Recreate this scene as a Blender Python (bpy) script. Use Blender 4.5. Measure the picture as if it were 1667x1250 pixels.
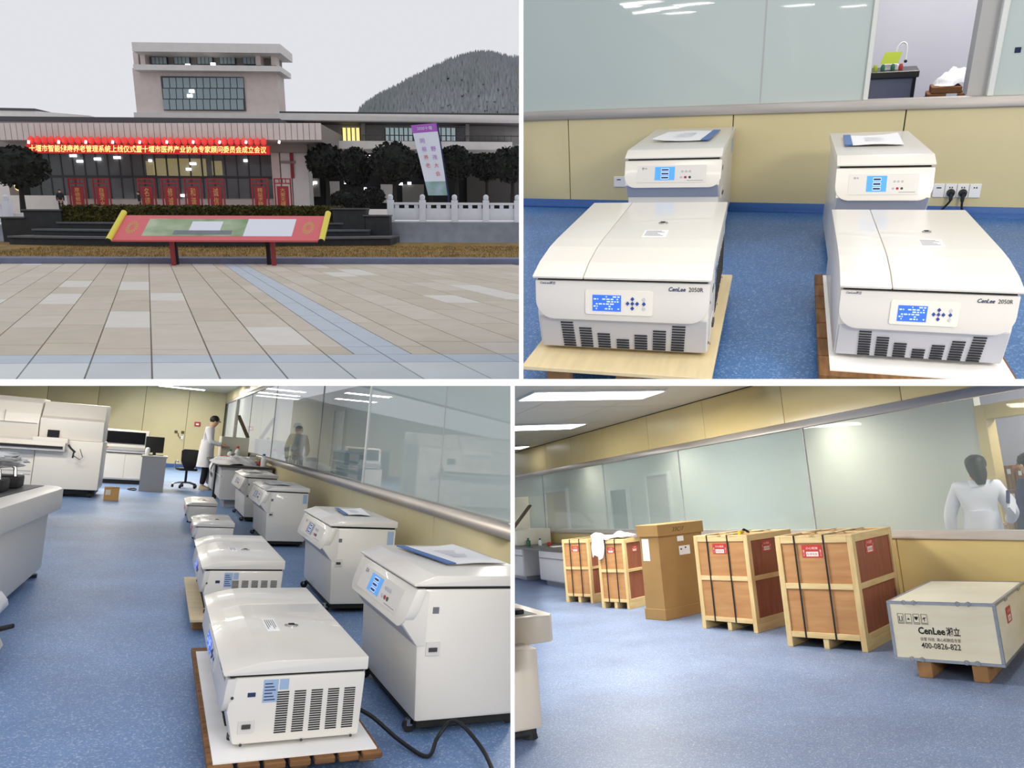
import bpy, bmesh, math, random
from mathutils import Vector, Matrix
random.seed(11)
LAMP_FRONT, LAMP_BL, LAMP_BR, LAMP_TR = 17.0, 100.0, 85.0, 1.5
FILL_BR, LAMP_COR = 110.0, 26.0
LAMPS_BR = ((3.2, 6.2, 2.3), (4.6, 8.6, 2.5), (3.0, 10.5, 2.55))

for o in list(bpy.data.objects): bpy.data.objects.remove(o)
C = bpy.context.scene.collection
SC = bpy.context.scene

# ---------------------------------------------------------------- camera
# Four places stand side by side behind added white border boards; each keeps its own axes
# (X right, Y away, Z up) and its own eye height; one camera looks at all of them.
F, PX, PY = 1200.0, 833.5, 625.0
HH = {'TR': 1.35, 'BL': 1.32, 'BR': 1.45, 'TL': 2.0}
_R = {'TR': ((0.904008, 0.422773, -0.063502), (0.11993, -0.393358, -0.911529), (-0.410349, 0.816414, -0.406302)),
      'BL': ((0.90063, -0.427867, 0.076121), (0.11013, 0.055264, -0.99238), (0.4204, 0.90215, 0.096894)),
      'BR': ((0.940239, -0.333623, -0.068171), (-0.007089, 0.180977, -0.983462), (0.340443, 0.925172, 0.167796)),
      'TL': ((0.999315, -0.036799, 0.00401), (-0.004393, -0.225444, -0.974246), (0.036755, 0.973561, -0.225451))}
RR = {}
for k, r in _R.items():
    m = Matrix(r); z = m.col[2].normalized(); y = (m.col[1] - z * m.col[1].dot(z)).normalized(); x = y.cross(z)
    RR[k] = Matrix((x, y, z)).transposed()
EYE = Vector((0, 0, HH['BL']))
C2W = RR['BL'].transposed()
ROOM = {q: Matrix.Translation(EYE) @ (C2W @ RR[q]).to_4x4() @ Matrix.Translation((0, 0, -HH[q])) for q in RR}
cam_d = bpy.data.cameras.new('camera'); cam = bpy.data.objects.new('camera', cam_d); C.objects.link(cam)
cam_d.sensor_width = 36; cam_d.lens = 36 * F / 1667.0; cam_d.clip_start = 0.05; cam_d.clip_end = 2000
_r, _u, _b = C2W @ Vector((1, 0, 0)), C2W @ Vector((0, -1, 0)), C2W @ Vector((0, 0, -1))
cam.matrix_world = Matrix(((_r.x, _u.x, _b.x, EYE.x), (_r.y, _u.y, _b.y, EYE.y), (_r.z, _u.z, _b.z, EYE.z), (0, 0, 0, 1)))
SC.camera = cam
SC.view_settings.view_transform = 'Standard'; SC.view_settings.look = 'None'
SC.view_settings.gamma = 1; SC.view_settings.use_curve_mapping = False
SC.view_settings.exposure = 0.0
# ---------------------------------------------------------------- sky: even overcast
wd = bpy.data.worlds.new('world'); SC.world = wd; wd.use_nodes = True
wd.node_tree.nodes['Background'].inputs[0].default_value = (0.760, 0.770, 0.815, 1)
wd.node_tree.nodes['Background'].inputs[1].default_value = 1.0

def c2w(x, y, z):                       # camera axes (right, up, forward) to world
    return EYE + C2W @ Vector((x, -y, z))
def r2w(q, p): return ROOM[q] @ Vector(p)
def lamp(name, pos, target, sx, sy, power, col=(1, 0.97, 0.92)):
    l = bpy.data.lights.new(name, 'AREA'); l.shape = 'RECTANGLE'; l.size = sx; l.size_y = sy
    l.energy = power; l.color = col
    o = bpy.data.objects.new(name, l); C.objects.link(o)
    d = (target - pos).normalized()
    o.matrix_world = Matrix.Translation(pos) @ d.to_track_quat('-Z', 'Y').to_matrix().to_4x4()
    return o
# ceiling lamps of the laboratory, above and behind the viewer
for i, (x, y, z) in enumerate(((-2.6, 2.5, 1.2), (0.2, 2.7, 1.4), (2.6, 2.6, 1.2), (-2.4, 2.2, -1.2), (0.2, 2.3, -1.2), (2.6, 2.2, -1.2))):
    lamp('ceiling_and_fill_light', c2w(x, y, z), c2w(x * 0.9, -1.0, z + 3.0), 1.2, 0.35, LAMP_FRONT, (1, .92, .78))
# ceiling lamps further down the long room
for x, y in ((.94, 23.0), (.7, 25.4), (-1.25, 17.6), (-1.23, 21.2), (-1.65, 24.5), (-3.44, 19.0), (-4.9, 20.6)):
    lamp('ceiling_and_fill_light', r2w('BL', (x, y, 2.76)), r2w('BL', (x, y, 0)), 1.3, 0.5, LAMP_BL, (1, .93, .80))
for x, y in ((-.6, 12.2), (-2.2, 13.3), (-3.6, 13.6)):  # unseen fill lights, added to brighten the front of the huge analyser
    lamp('ceiling_and_fill_light', r2w('BL', (x, y, 2.2)), r2w('BL', (x, y + 2.2, .6)), 1.2, .3, LAMP_BL * .45, (1, .95, .86))
lamp('ceiling_and_fill_light', c2w(2.6, 1.0, -1.2), c2w(2.4, -1.4, 6.0), 1.4, .5, FILL_BR, (1, .93, .80))  # fill light added low behind the viewer to lift the crate fronts
for y in (4.6, 8.0, 12.0, 16.0): lamp('corridor_lamp_light', r2w('BR', (7.1, y, 2.45)), r2w('BR', (7.1, y, 0)), .9, .25, LAMP_COR, (1, .97, .9))
for x, y, z in LAMPS_BR:
    lamp('ceiling_and_fill_light', r2w('BR', (x, y, z)), r2w('BR', (x + .3, y, 0)), 1.2, 0.3, LAMP_BR, (1, .96, .88))
for x, y, z in ((-2.2, 4.2, 2.75), (0.9, 4.4, 2.75), (-.7, 3.0, 2.9)):
    lamp('ceiling_and_fill_light', r2w('TR', (x, y, z)), r2w('TR', (x, y, 0)), 1.2, 0.3, LAMP_TR, (1, .95, .86))

for px_, py_ in ((880, 7), (955, 3), (1040, 5), (1010, 12), (1080, 14), (1127, 7), (990, 19), (1045, 20), (1107, 21), (1300, 9), (1390, 10)):
    d_ = RR['TR'].transposed() @ Vector(((px_ - PX) / F, (py_ - PY) / F, 1.0)); v_ = Vector((0, 0, HH['TR'])) + d_ * ((2.6 - HH['TR']) / d_.z)
    l_ = Vector((v_.x, 2 * 6.65 - v_.y, v_.z)); lamp('ceiling_and_fill_light', r2w('TR', l_), r2w('TR', l_ - Vector((0, 0, 1))), 1.2, 1.2, 260.0)
lamp('storeroom_fill_light', r2w('BR', (8.5, 5.2, 2.6)), r2w('BR', (8.9, 5.6, 0.6)), .9, .3, 30.0)  # unseen light added to brighten the lilac wall and cartons
lamp('storeroom_fill_light', r2w('TR', (.5, 8.2, 2.9)), r2w('TR', (.5, 8.6, 0)), 1.2, .4, 45.0)  # out of view, put in to brighten the room past the doorway
# ---------------------------------------------------------------- helpers
def ray(q, px, py): return RR[q].transposed() @ Vector(((px - PX) / F, (py - PY) / F, 1.0))
def P(q, px, py, x=None, y=None, z=0.0):
    d = ray(q, px, py); h = HH[q]
    t = x / d.x if x is not None else (y / d.y if y is not None else (z - h) / d.z)
    return Vector((0, 0, h)) + d * t
def rect(q, x0, y0, x1, y1, Y):         # picture rectangle on a wall standing at depth Y -> x0, x1, z0, z1
    mx, my = (x0 + x1) / 2, (y0 + y1) / 2
    return P(q, x0, my, y=Y).x, P(q, x1, my, y=Y).x, P(q, mx, y1, y=Y).z, P(q, mx, y0, y=Y).z

def lin(c):
    if isinstance(c, str): c = [int(c[i:i + 2], 16) for i in (0, 2, 4)]
    return tuple(((v / 255) / 12.92 if v / 255 <= 0.04045 else ((v / 255 + 0.055) / 1.055) ** 2.4) for v in c) + (1.0,)
MATS = {}
def mat(name, col, rough=0.5, metal=0.0, var=0.0, scale=6.0, stretch=(1, 1, 1), bump=0.0, bscale=None, emit=0.0, col2=None, spec=0.5, alpha=1.0, coat=0.0, detail=4.0):
    if name in MATS: return MATS[name]
    m = bpy.data.materials.new(name); m.use_nodes = True; nt = m.node_tree; b = nt.nodes['Principled BSDF']
    b.inputs['Roughness'].default_value = rough; b.inputs['Metallic'].default_value = metal
    b.inputs['Specular IOR Level'].default_value = spec; b.inputs['Alpha'].default_value = alpha
    b.inputs['Coat Weight'].default_value = coat
    c = lin(col); b.inputs['Base Color'].default_value = c
    if var or col2 or bump:
        tc = nt.nodes.new('ShaderNodeTexCoord'); mp = nt.nodes.new('ShaderNodeMapping'); mp.inputs['Scale'].default_value = stretch
        nt.links.new(tc.outputs['Object'], mp.inputs['Vector'])
        no = nt.nodes.new('ShaderNodeTexNoise'); no.inputs['Scale'].default_value = scale; no.inputs['Detail'].default_value = detail
        nt.links.new(mp.outputs[0], no.inputs['Vector'])
        rp = nt.nodes.new('ShaderNodeValToRGB'); rp.color_ramp.elements[0].position = 0.3; rp.color_ramp.elements[1].position = 0.7
        c2 = lin(col2) if col2 else tuple(min(1, v * (1 + var)) for v in c[:3]) + (1,)
        c1 = c if col2 else tuple(v * (1 - var) for v in c[:3]) + (1,)
        rp.color_ramp.elements[0].color = c1; rp.color_ramp.elements[1].color = c2
        nt.links.new(no.outputs['Fac'], rp.inputs['Fac']); nt.links.new(rp.outputs['Color'], b.inputs['Base Color'])
        if bump:
            n2 = no
            if bscale:
                n2 = nt.nodes.new('ShaderNodeTexNoise'); n2.inputs['Scale'].default_value = bscale; n2.inputs['Detail'].default_value = 3
                nt.links.new(mp.outputs[0], n2.inputs['Vector'])
            bp = nt.nodes.new('ShaderNodeBump'); bp.inputs['Strength'].default_value = bump; bp.inputs['Distance'].default_value = 0.02
            nt.links.new(n2.outputs['Fac'], bp.inputs['Height']); nt.links.new(bp.outputs[0], b.inputs['Normal'])
    if emit:
        b.inputs['Emission Color'].default_value = c; b.inputs['Emission Strength'].default_value = emit
    MATS[name] = m; return m
def glass(name, col, clear, rough=0.02, tint=None, spec=0.5):
    if name in MATS: return MATS[name]
    m = bpy.data.materials.new(name); m.use_nodes = True; nt = m.node_tree; b = nt.nodes['Principled BSDF']
    b.inputs['Base Color'].default_value = lin(col); b.inputs['Roughness'].default_value = rough; b.inputs['Specular IOR Level'].default_value = spec
    t = nt.nodes.new('ShaderNodeBsdfTransparent'); t.inputs[0].default_value = lin(tint) if tint else (1, 1, 1, 1)
    mx = nt.nodes.new('ShaderNodeMixShader'); mx.inputs[0].default_value = clear
    nt.links.new(b.outputs[0], mx.inputs[1]); nt.links.new(t.outputs[0], mx.inputs[2])
    nt.links.new(mx.outputs[0], nt.nodes['Material Output'].inputs['Surface'])
    MATS[name] = m; return m
def speckle(name, base, fleck, dark, rough=0.35):
    m = bpy.data.materials.new(name); m.use_nodes = True; nt = m.node_tree; b = nt.nodes['Principled BSDF']
    tc = nt.nodes.new('ShaderNodeTexCoord')
    v = nt.nodes.new('ShaderNodeTexVoronoi'); v.inputs['Scale'].default_value = 150
    n = nt.nodes.new('ShaderNodeTexNoise'); n.inputs['Scale'].default_value = 1.3; n.inputs['Detail'].default_value = 3
    n2 = nt.nodes.new('ShaderNodeTexNoise'); n2.inputs['Scale'].default_value = 130; n2.inputs['Detail'].default_value = 2
    for x in (v, n, n2): nt.links.new(tc.outputs['Object'], x.inputs['Vector'])
    sep = nt.nodes.new('ShaderNodeSeparateColor'); nt.links.new(v.outputs['Color'], sep.inputs[0])
    rp = nt.nodes.new('ShaderNodeValToRGB'); e = rp.color_ramp.elements
    e[0].position = 0.0; e[0].color = lin(dark); e[1].position = 0.22; e[1].color = lin(base)
    k = e.new(0.80); k.color = lin(base); k = e.new(0.97); k.color = lin(fleck)
    nt.links.new(sep.outputs[0], rp.inputs['Fac'])
    m1 = nt.nodes.new('ShaderNodeMix'); m1.data_type = 'RGBA'; m1.blend_type = 'OVERLAY'; m1.inputs['Factor'].default_value = 0.35
    nt.links.new(rp.outputs[0], m1.inputs[6]); nt.links.new(n.outputs['Fac'], m1.inputs[7])
    m2 = nt.nodes.new('ShaderNodeMix'); m2.data_type = 'RGBA'; m2.blend_type = 'OVERLAY'; m2.inputs['Factor'].default_value = 0.35
    nt.links.new(m1.outputs[2], m2.inputs[6]); nt.links.new(n2.outputs['Fac'], m2.inputs[7])
    nt.links.new(m2.outputs[2], b.inputs['Base Color']); b.inputs['Roughness'].default_value = rough
    MATS[name] = m; return m

TOPS = []            # (top-level object, room)
Q = ['BL']
class MB:
    def __init__(s): s.v = []; s.f = []
    def raw(s, vs, fs):
        n = len(s.v); s.v += [tuple(v) for v in vs]; s.f += [tuple(i + n for i in f) for f in fs]; return s
    def bm(s, b):
        b.verts.index_update(); s.raw([v.co[:] for v in b.verts], [[v.index for v in f.verts] for f in b.faces]); b.free(); return s
    def box(s, x0, x1, y0, y1, z0, z1, bev=0.0, seg=2, M=None):
        b = bmesh.new(); bmesh.ops.create_cube(b, size=1)
        for v in b.verts: v.co = Vector(((x0 + x1) / 2 + v.co.x * (x1 - x0), (y0 + y1) / 2 + v.co.y * (y1 - y0), (z0 + z1) / 2 + v.co.z * (z1 - z0)))
        if bev: bmesh.ops.bevel(b, geom=b.edges[:], offset=bev, segments=seg, affect='EDGES', profile=0.6)
        if M is not None: bmesh.ops.transform(b, matrix=M, verts=b.verts)
        return s.bm(b)
    def prof(s, pts, lo, hi, axis='x', bev=0.0, seg=2, M=None):
        # polygon pts extruded along axis; axis x: pts=(y,z), y: (x,z), z: (x,y)
        def put(p, t): return (t, p[0], p[1]) if axis == 'x' else ((p[0], t, p[1]) if axis == 'y' else (p[0], p[1], t))
        b = bmesh.new(); a = [b.verts.new(put(p, lo)) for p in pts]; c = [b.verts.new(put(p, hi)) for p in pts]; n = len(pts)
        b.faces.new(a); b.faces.new(c[::-1])
        for i in range(n): b.faces.new((a[i], c[i], c[(i + 1) % n], a[(i + 1) % n]))
        bmesh.ops.recalc_face_normals(b, faces=b.faces[:])
        if bev: bmesh.ops.bevel(b, geom=b.edges[:], offset=bev, segments=seg, affect='EDGES', profile=0.6, clamp_overlap=True)
        if M is not None: bmesh.ops.transform(b, matrix=M, verts=b.verts)
        return s.bm(b)
    def tube(s, pts, r, n=8, r1=None):
        pts = [Vector(p) for p in pts]; rings = []; m = len(pts)
        up = Vector((0, 0, 1)); prev = None
        for i, p in enumerate(pts):
            d = (pts[min(i + 1, m - 1)] - pts[max(i - 1, 0)]).normalized()
            a = prev - d * prev.dot(d) if prev is not None else (up - d * up.dot(d) if abs(d.dot(up)) < 0.95 else Vector((1, 0, 0)) - d * d.x)
            a.normalize(); prev = a; bb = d.cross(a)
            rr = r[i] if isinstance(r, (list, tuple)) else (r if r1 is None else r + (r1 - r) * i / (m - 1))
            rings.append([p + a * (rr * math.cos(2 * math.pi * k / n)) + bb * (rr * math.sin(2 * math.pi * k / n)) for k in range(n)])
        vs = [v for g in rings for v in g]; fs = []
        for i in range(m - 1):
            for k in range(n): fs.append((i * n + k, i * n + (k + 1) % n, (i + 1) * n + (k + 1) % n, (i + 1) * n + k))
        fs.append(tuple(range(n))[::-1]); fs.append(tuple((m - 1) * n + k for k in range(n)))
        return s.raw(vs, fs)
    def cyl(s, p0, p1, r0, r1=None, n=16): return s.tube([p0, p1], [r0, r0 if r1 is None else r1], n)
    def lathe(s, prof, c=(0, 0, 0), n=16):
        vs = []; fs = []; m = len(prof)
        for r, z in prof:
            for k in range(n): vs.append((c[0] + r * math.cos(2 * math.pi * k / n), c[1] + r * math.sin(2 * math.pi * k / n), c[2] + z))
        for i in range(m - 1):
            for k in range(n): fs.append((i * n + k, i * n + (k + 1) % n, (i + 1) * n + (k + 1) % n, (i + 1) * n + k))
        fs.append(tuple(range(n))[::-1]); fs.append(tuple((m - 1) * n + k for k in range(n)))
        return s.raw(vs, fs)
    def loft(s, rings, n=14):
        # rings: (center, rx, ry[, angle]) ellipses in the XY plane
        vs = []; fs = []; m = len(rings)
        for g in rings:
            c, rx, ry = g[0], g[1], g[2]; a0 = g[3] if len(g) > 3 else 0
            for k in range(n):
                t = 2 * math.pi * k / n; x, y = rx * math.cos(t), ry * math.sin(t)
                vs.append((c[0] + x * math.cos(a0) - y * math.sin(a0), c[1] + x * math.sin(a0) + y * math.cos(a0), c[2]))
        for i in range(m - 1):
            for k in range(n): fs.append((i * n + k, i * n + (k + 1) % n, (i + 1) * n + (k + 1) % n, (i + 1) * n + k))
        fs.append(tuple(range(n))[::-1]); fs.append(tuple((m - 1) * n + k for k in range(n)))
        return s.raw(vs, fs)
    def ball(s, c, rx, ry, rz, nu=14, nv=9, jit=0.0, seed=0):
        rnd = random.Random(seed); vs = [(c[0], c[1], c[2] - rz)]; fs = []
        for j in range(1, nv):
            ph = math.pi * j / nv - math.pi / 2
            for k in range(nu):
                t = 2 * math.pi * k / nu; w = 1 + jit * (rnd.random() - 0.5) * 2
                vs.append((c[0] + rx * w * math.cos(ph) * math.cos(t), c[1] + ry * w * math.cos(ph) * math.sin(t), c[2] + rz * w * math.sin(ph)))
        vs.append((c[0], c[1], c[2] + rz)); top = len(vs) - 1
        for k in range(nu):
            fs.append((0, 1 + (k + 1) % nu, 1 + k)); fs.append((top, 1 + (nv - 2) * nu + k, 1 + (nv - 2) * nu + (k + 1) % nu))
        for j in range(nv - 2):
            for k in range(nu): fs.append((1 + j * nu + k, 1 + j * nu + (k + 1) % nu, 1 + (j + 1) * nu + (k + 1) % nu, 1 + (j + 1) * nu + k))
        return s.raw(vs, fs)
    def quad(s, a, b, c, d): return s.raw([a, b, c, d], [(0, 1, 2, 3)])
    def slab(s, a, b, c, d, t):         # thin plate: quad a b c d thickened by vector t
        t = Vector(t); lo = [Vector(p) for p in (a, b, c, d)]; hi = [p + t for p in lo]
        return s.raw(lo + hi, [(3, 2, 1, 0), (4, 5, 6, 7), (0, 1, 5, 4), (1, 2, 6, 5), (2, 3, 7, 6), (3, 0, 4, 7)])
    def grid(s, fn, nu, nv):
        vs = [fn(i / nu, j / nv) for j in range(nv + 1) for i in range(nu + 1)]
        fs = [(j * (nu + 1) + i, j * (nu + 1) + i + 1, (j + 1) * (nu + 1) + i + 1, (j + 1) * (nu + 1) + i) for j in range(nv) for i in range(nu)]
        return s.raw(vs, fs)
    def xf(s, M):
        s.v = [tuple(M @ Vector(v)) for v in s.v]; return s
    def build(s, name, m, parent=None, smooth=True, loc=None, rz=0.0, ang=28):
        me = bpy.data.meshes.new(name); me.from_pydata(s.v, [], s.f); me.update()
        b = bmesh.new(); b.from_mesh(me); bmesh.ops.recalc_face_normals(b, faces=b.faces[:]); b.to_mesh(me); b.free()
        return mobj(name, me, m, parent, smooth, loc, rz, ang)
def flow(pts, n=6):
    pts = [Vector(p) for p in pts]; out = []
    for i in range(len(pts) - 1):
        a, b, c, d = pts[max(i - 1, 0)], pts[i], pts[i + 1], pts[min(i + 2, len(pts) - 1)]
        for k in range(n):
            t = k / n; out.append(0.5 * ((2 * b) + (c - a) * t + (2 * a - 5 * b + 4 * c - d) * t * t + (3 * b - a - 3 * c + d) * t ** 3))
    return out + [pts[-1]]
def mobj(name, me, m, parent=None, smooth=True, loc=None, rz=0.0, ang=28):
    o = bpy.data.objects.new(name, me); C.objects.link(o)
    if m is not None: me.materials.append(MATS[m] if isinstance(m, str) else m)
    if smooth:
        for p in me.polygons: p.use_smooth = True
        me.set_sharp_from_angle(angle=math.radians(ang))
    if loc is not None: o.location = loc
    o.rotation_euler = (0, 0, rz)
    if parent is not None: o.parent = parent
    else: TOPS.append((o, Q[0]))
    return o
def tag(o, label, cat=None, group=None, kind=None):
    if label: o['label'] = label
    if cat: o['category'] = cat
    if group: o['group'] = group
    if kind: o['kind'] = kind
    return o
def thing(name, label, cat, loc=(0, 0, 0), rz=0.0, group=None):
    o = bpy.data.objects.new(name, None); C.objects.link(o); o.empty_display_size = 0.1
    o.location = loc; o.rotation_euler = (0, 0, rz); TOPS.append((o, Q[0])); return tag(o, label, cat, group)
def struct(name, mb, m, label=None, parent=None, **k):
    o = mb.build(name, m, parent, **k)
    if parent is None: tag(o, label, None, None, 'structure')
    return o
def dup(root, loc, rz, label=None, group=None):
    r = root.copy(); C.objects.link(r); r.location = loc; r.rotation_euler = (0, 0, rz); TOPS.append((r, Q[0]))
    if label: r['label'] = label
    if group: r['group'] = group
    for ch in list(root.children):
        c = ch.copy(); C.objects.link(c); c.parent = r
        for g in list(ch.children):
            d = g.copy(); C.objects.link(d); d.parent = c
    return r
def text(name, body, m, parent, origin, right, up, width=None, height=None, shear=0.0, bold=0.0, depth=0.0006, space=1.0):
    """flat lettering: baseline-left at origin, running along 'right', standing along 'up' (unit vectors, parent's axes)"""
    cu = bpy.data.curves.new('t', 'FONT'); cu.body = body; cu.size = 1; cu.shear = shear; cu.offset = bold; cu.space_character = space; cu.resolution_u = 2
    o = bpy.data.objects.new('t', cu); C.objects.link(o)
    dg = bpy.context.evaluated_depsgraph_get(); me = bpy.data.meshes.new_from_object(o.evaluated_get(dg))
    bpy.data.objects.remove(o); me.name = name
    if not me.vertices: return None
    xs = [v.co.x for v in me.vertices]; ys = [v.co.y for v in me.vertices]
    x0, y0, w, h = min(xs), min(ys), max(xs) - min(xs), max(ys) - min(ys)
    sx = width / w if width else height / h; sy = height / h if height else sx
    r, u = Vector(right), Vector(up); n = r.cross(u).normalized()
    for v in me.vertices: v.co = Vector(origin) + r * ((v.co.x - x0) * sx) + u * ((v.co.y - y0) * sy) + n * depth
    me.materials.clear()
    return mobj(name, me, m, parent, smooth=False)
def ev_mesh(o):
    dg = bpy.context.evaluated_depsgraph_get(); me = bpy.data.meshes.new_from_object(o.evaluated_get(dg)); bpy.data.objects.remove(o); return me
def skin_mesh(verts, edges, radii, sub=2, root=0):
    me = bpy.data.meshes.new('skin'); me.from_pydata(verts, edges, []); o = bpy.data.objects.new('skin', me); C.objects.link(o)
    o.modifiers.new('s', 'SKIN'); sd = o.modifiers.new('u', 'SUBSURF'); sd.levels = sub; sd.render_levels = sub
    for i, r in enumerate(radii):
        me.skin_vertices[0].data[i].radius = r if isinstance(r, tuple) else (r, r)
        me.skin_vertices[0].data[i].use_root = (i == root)
    return ev_mesh(o)

# ---------------------------------------------------------------- materials
mat('divider_white', 'fbfbfb', 0.6)
speckle('floor_tr', '3f70ad', '86a8d2', '33619e', 0.35)
speckle('floor_bl', '6585b4', '9db0cc', '5878a8', 0.5)
speckle('floor_br', '7a8cac', 'a9b6c8', '6a7da0', 0.5)
mat('yellow_panel', 'd6c99c', 0.35, var=0.03, scale=1.5)
mat('yellow_panel_br', 'd9c488', 0.3, var=0.03, scale=1.5)
mat('joint_dark', '4a4232', 0.8)
mat('steel', 'c4bdb6', 0.42, 0.6, var=0.12, scale=2, stretch=(0.6, 0.6, 8))
mat('blue_skirting', '3260a4', 0.4, var=0.08, scale=30)
glass('glass_milky', 'c4d0cc', 0.12, 0.02)
glass('glass_open', 'c5d0c8', 0.86, 0.01)
glass('glass_clear', 'b9c9c6', 0.62, 0.015)
mat('post_white', 'd9dcd6', 0.4)
mat('jamb_grey', 'b0afad', 0.5)
mat('jamb_brown', 'a59a8c', 0.5)
mat('back_wall', 'd6d3da', 0.7, var=0.03, scale=2)
mat('corridor_green', 'cfd3c4', 0.6, var=0.03, scale=1)
mat('back_wall_warm', 'd9d5c6', 0.7, var=0.03, scale=2)
mat('ceiling_panel', 'cfc6b2', 0.5, var=0.02, scale=1)
mat('lamp_white', 'ffffff', 0.5, emit=6.0)

# ---------------------------------------------------------------- white collage borders, added as boards between the four places
Q[0] = None
def board(name, label, corners_px, z0, z1, horizontal):
    (x0, y0, x1, y1) = corners_px; cx, cy = (x0 + x1) / 2, (y0 + y1) / 2
    vs = []
    for z in (z0, z1):
        a, b = (x0 - PX) / F * z0, (x1 - PX) / F * z0; c, d = (PY - y1) / F * z0, (PY - y0) / F * z0
        k = z / z0
        if horizontal: m = (c + d) / 2; h = (d - c) / 2; c, d = m * k - h, m * k + h
        else: m = (a + b) / 2; h = (b - a) / 2; a, b = m * k - h, m * k + h
        vs += [c2w(a, c, z), c2w(b, c, z), c2w(b, d, z), c2w(a, d, z)]
    mb = MB().raw(vs, [(0, 1, 2, 3), (7, 6, 5, 4), (0, 4, 5, 1), (1, 5, 6, 2), (2, 6, 7, 3), (3, 7, 4, 0)])
    struct(name, mb, 'divider_white', label, smooth=False)
board('trim_1', 'added white border board running level between the upper and the lower places', (-120, 617, 1790, 628), 2.4, 2.6, True)
board('trim_2', 'added upright white border board between the plaza and the centrifuge room', (845, -60, 852, 617), 2.4, 2.6, False)
board('trim_3', 'added upright white border board between the long room and the crate room', (831, 628, 838, 1310), 2.4, 2.6, False)

# ---------------------------------------------------------------- centrifuge room, upper right
Q[0] = 'TR'; YW = 6.61
struct('floor', MB().box(-6, 4, 1.2, YW + 4, -0.05, 0), 'floor_tr', 'speckled bright blue vinyl floor under the four white centrifuges', smooth=False)
wb = struct('wall_back', MB().box(-6, 4, YW + 0.025, YW + 0.12, 0, 0.79), 'joint_dark', 'pale yellow panelled wall below the steel sill behind the centrifuges', smooth=False)
xs = [-5.4, -4.0, -2.57, -1.11, 0.16, 1.6, 3.2]
for a, b in zip(xs, xs[1:]): MB().box(a + .004, b - .004, YW, YW + .03, 0.05, 0.79, 0.003, 1).build('wall_panel', 'yellow_panel', wb)
struct('baseboard_back', MB().prof([(YW - .03, 0), (YW, 0), (YW, .075), (YW - .006, .075), (YW - .012, .02)], -6, 4), 'blue_skirting', 'blue coved vinyl skirting at the foot of the yellow wall')
sl = struct('trim_4', MB().box(-6, 4, YW - .03, YW + .12, 0.79, 0.865, 0.004, 1), 'steel', 'brushed steel sill along the foot of the milky glass wall')
wn = struct('window_1', MB().box(-6, 4, YW + .02, YW + .05, 2.6, 2.7), 'post_white', 'milky green glass wall with a clear doorway above the steel sill')
for a, b, m in ((-6, -.915, 'glass_milky'), (-.905, -.15, 'glass_milky'), (.70, 3.5, 'glass_milky')):
    MB().box(a, b, YW + .03, YW + .042, .865, 2.6).build('pane', m, wn, smooth=False)
MB().box(-.915, -.905, YW + .028, YW + .045, .865, 2.6).build('glazing_joint', 'jamb_grey', wn)
for x, w in ((-.15, .035), (.665, .04)): MB().box(x, x + w, YW, YW + .08, .865, 2.65, .004, 1).build('post', 'post_white', wn)
MB().box(.545, .665, YW + .09, YW + .5, .865, 2.65).build('door_jamb', 'jamb_grey', wn)
struct('wall_far', MB().box(-7, 6, YW + 3.2, YW + 3.3, 0, 5), 'back_wall', 'pale lilac white wall of the storeroom seen through the glass doorway', smooth=False)

# ---------------------------------------------------------------- long room, lower left
Q[0] = 'BL'; XW = 2.0; YF = 29.0; CZ = 2.80
struct('floor', MB().box(-14, XW + 6, 1.2, YF + 2, -0.05, 0), 'floor_bl', 'pale blue speckled vinyl floor of the long room with the white machines', smooth=False)
wr = struct('wall_right', MB().box(XW + .025, XW + .12, 1.5, YF, 0, .81), 'joint_dark', 'low yellow panelled wall beside the row of tall centrifuges', smooth=False)
ys = [1.5, 3.4, 5.55, 8.3, 11.2, 14.3, 17.5, 20.8, 24.2, YF]
for a, b in zip(ys, ys[1:]): MB().box(XW, XW + .03, a + .006, b - .006, .05, .81, .003, 1).build('wall_panel', 'yellow_panel', wr)
struct('trim_5', MB().box(XW - .03, XW + .12, 1.5, YF, .81, .905, .004, 1), 'steel', 'steel sill along the foot of the long glass partition', smooth=True)
wn = struct('window_2', MB().box(XW + .0, XW + .08, 1.5, YF, 2.42, 2.50, .004, 1), 'steel', 'long glass partition between steel rails reflecting the ceiling lamps')
yj = [2.5] + [P('BL', a, b, x=XW).y for a, b in ((715, 720), (592, 713), (518, 695), (444, 680), (404, 690), (379, 690))] + [YF]
for i, (a, b) in enumerate(zip(yj, yj[1:])):
    MB().box(XW + .03, XW + .042, a + .008, b - .008, .905, 2.42).build('pane', 'glass_milky' if i < 2 else 'glass_clear', wn, smooth=False)
for y in yj[1:-1]: MB().box(XW + .028, XW + .046, y - .008, y + .008, .905, 2.42).build('glazing_joint', 'jamb_grey', wn)
MB().box(XW + .02, XW + .06, yj[2] - .05, yj[2], .905, 2.42).build('post', 'post_white', wn)
wu = struct('wall_upper', MB().box(XW + .02, XW + .12, 1.5, YF, 2.50, CZ), 'joint_dark', 'yellow panel band above the long glass partition', smooth=False)
for a, b in zip(ys, ys[1:]): MB().box(XW - .005, XW + .025, a + .006, b - .006, 2.50, CZ, .003, 1).build('wall_panel', 'yellow_panel', wu)
wf = struct('wall_far', MB().box(-14, XW + .1, YF + .03, YF + .15, 0, CZ), 'joint_dark', 'pale yellow panelled end wall behind the office chair', smooth=False)
xf_ = [-14, -11, -9.0, -7.0, -5.2, -3.6, -2.1, -.65, .75, XW]
for a, b in zip(xf_, xf_[1:]): MB().box(a + .006, b - .006, YF, YF + .035, .1, CZ, .004, 1).build('wall_panel', 'yellow_panel', wf)
struct('baseboard_far', MB().box(-14, XW, YF - .03, YF, 0, .13), 'blue_skirting', 'blue skirting at the foot of the yellow end wall')
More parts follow.
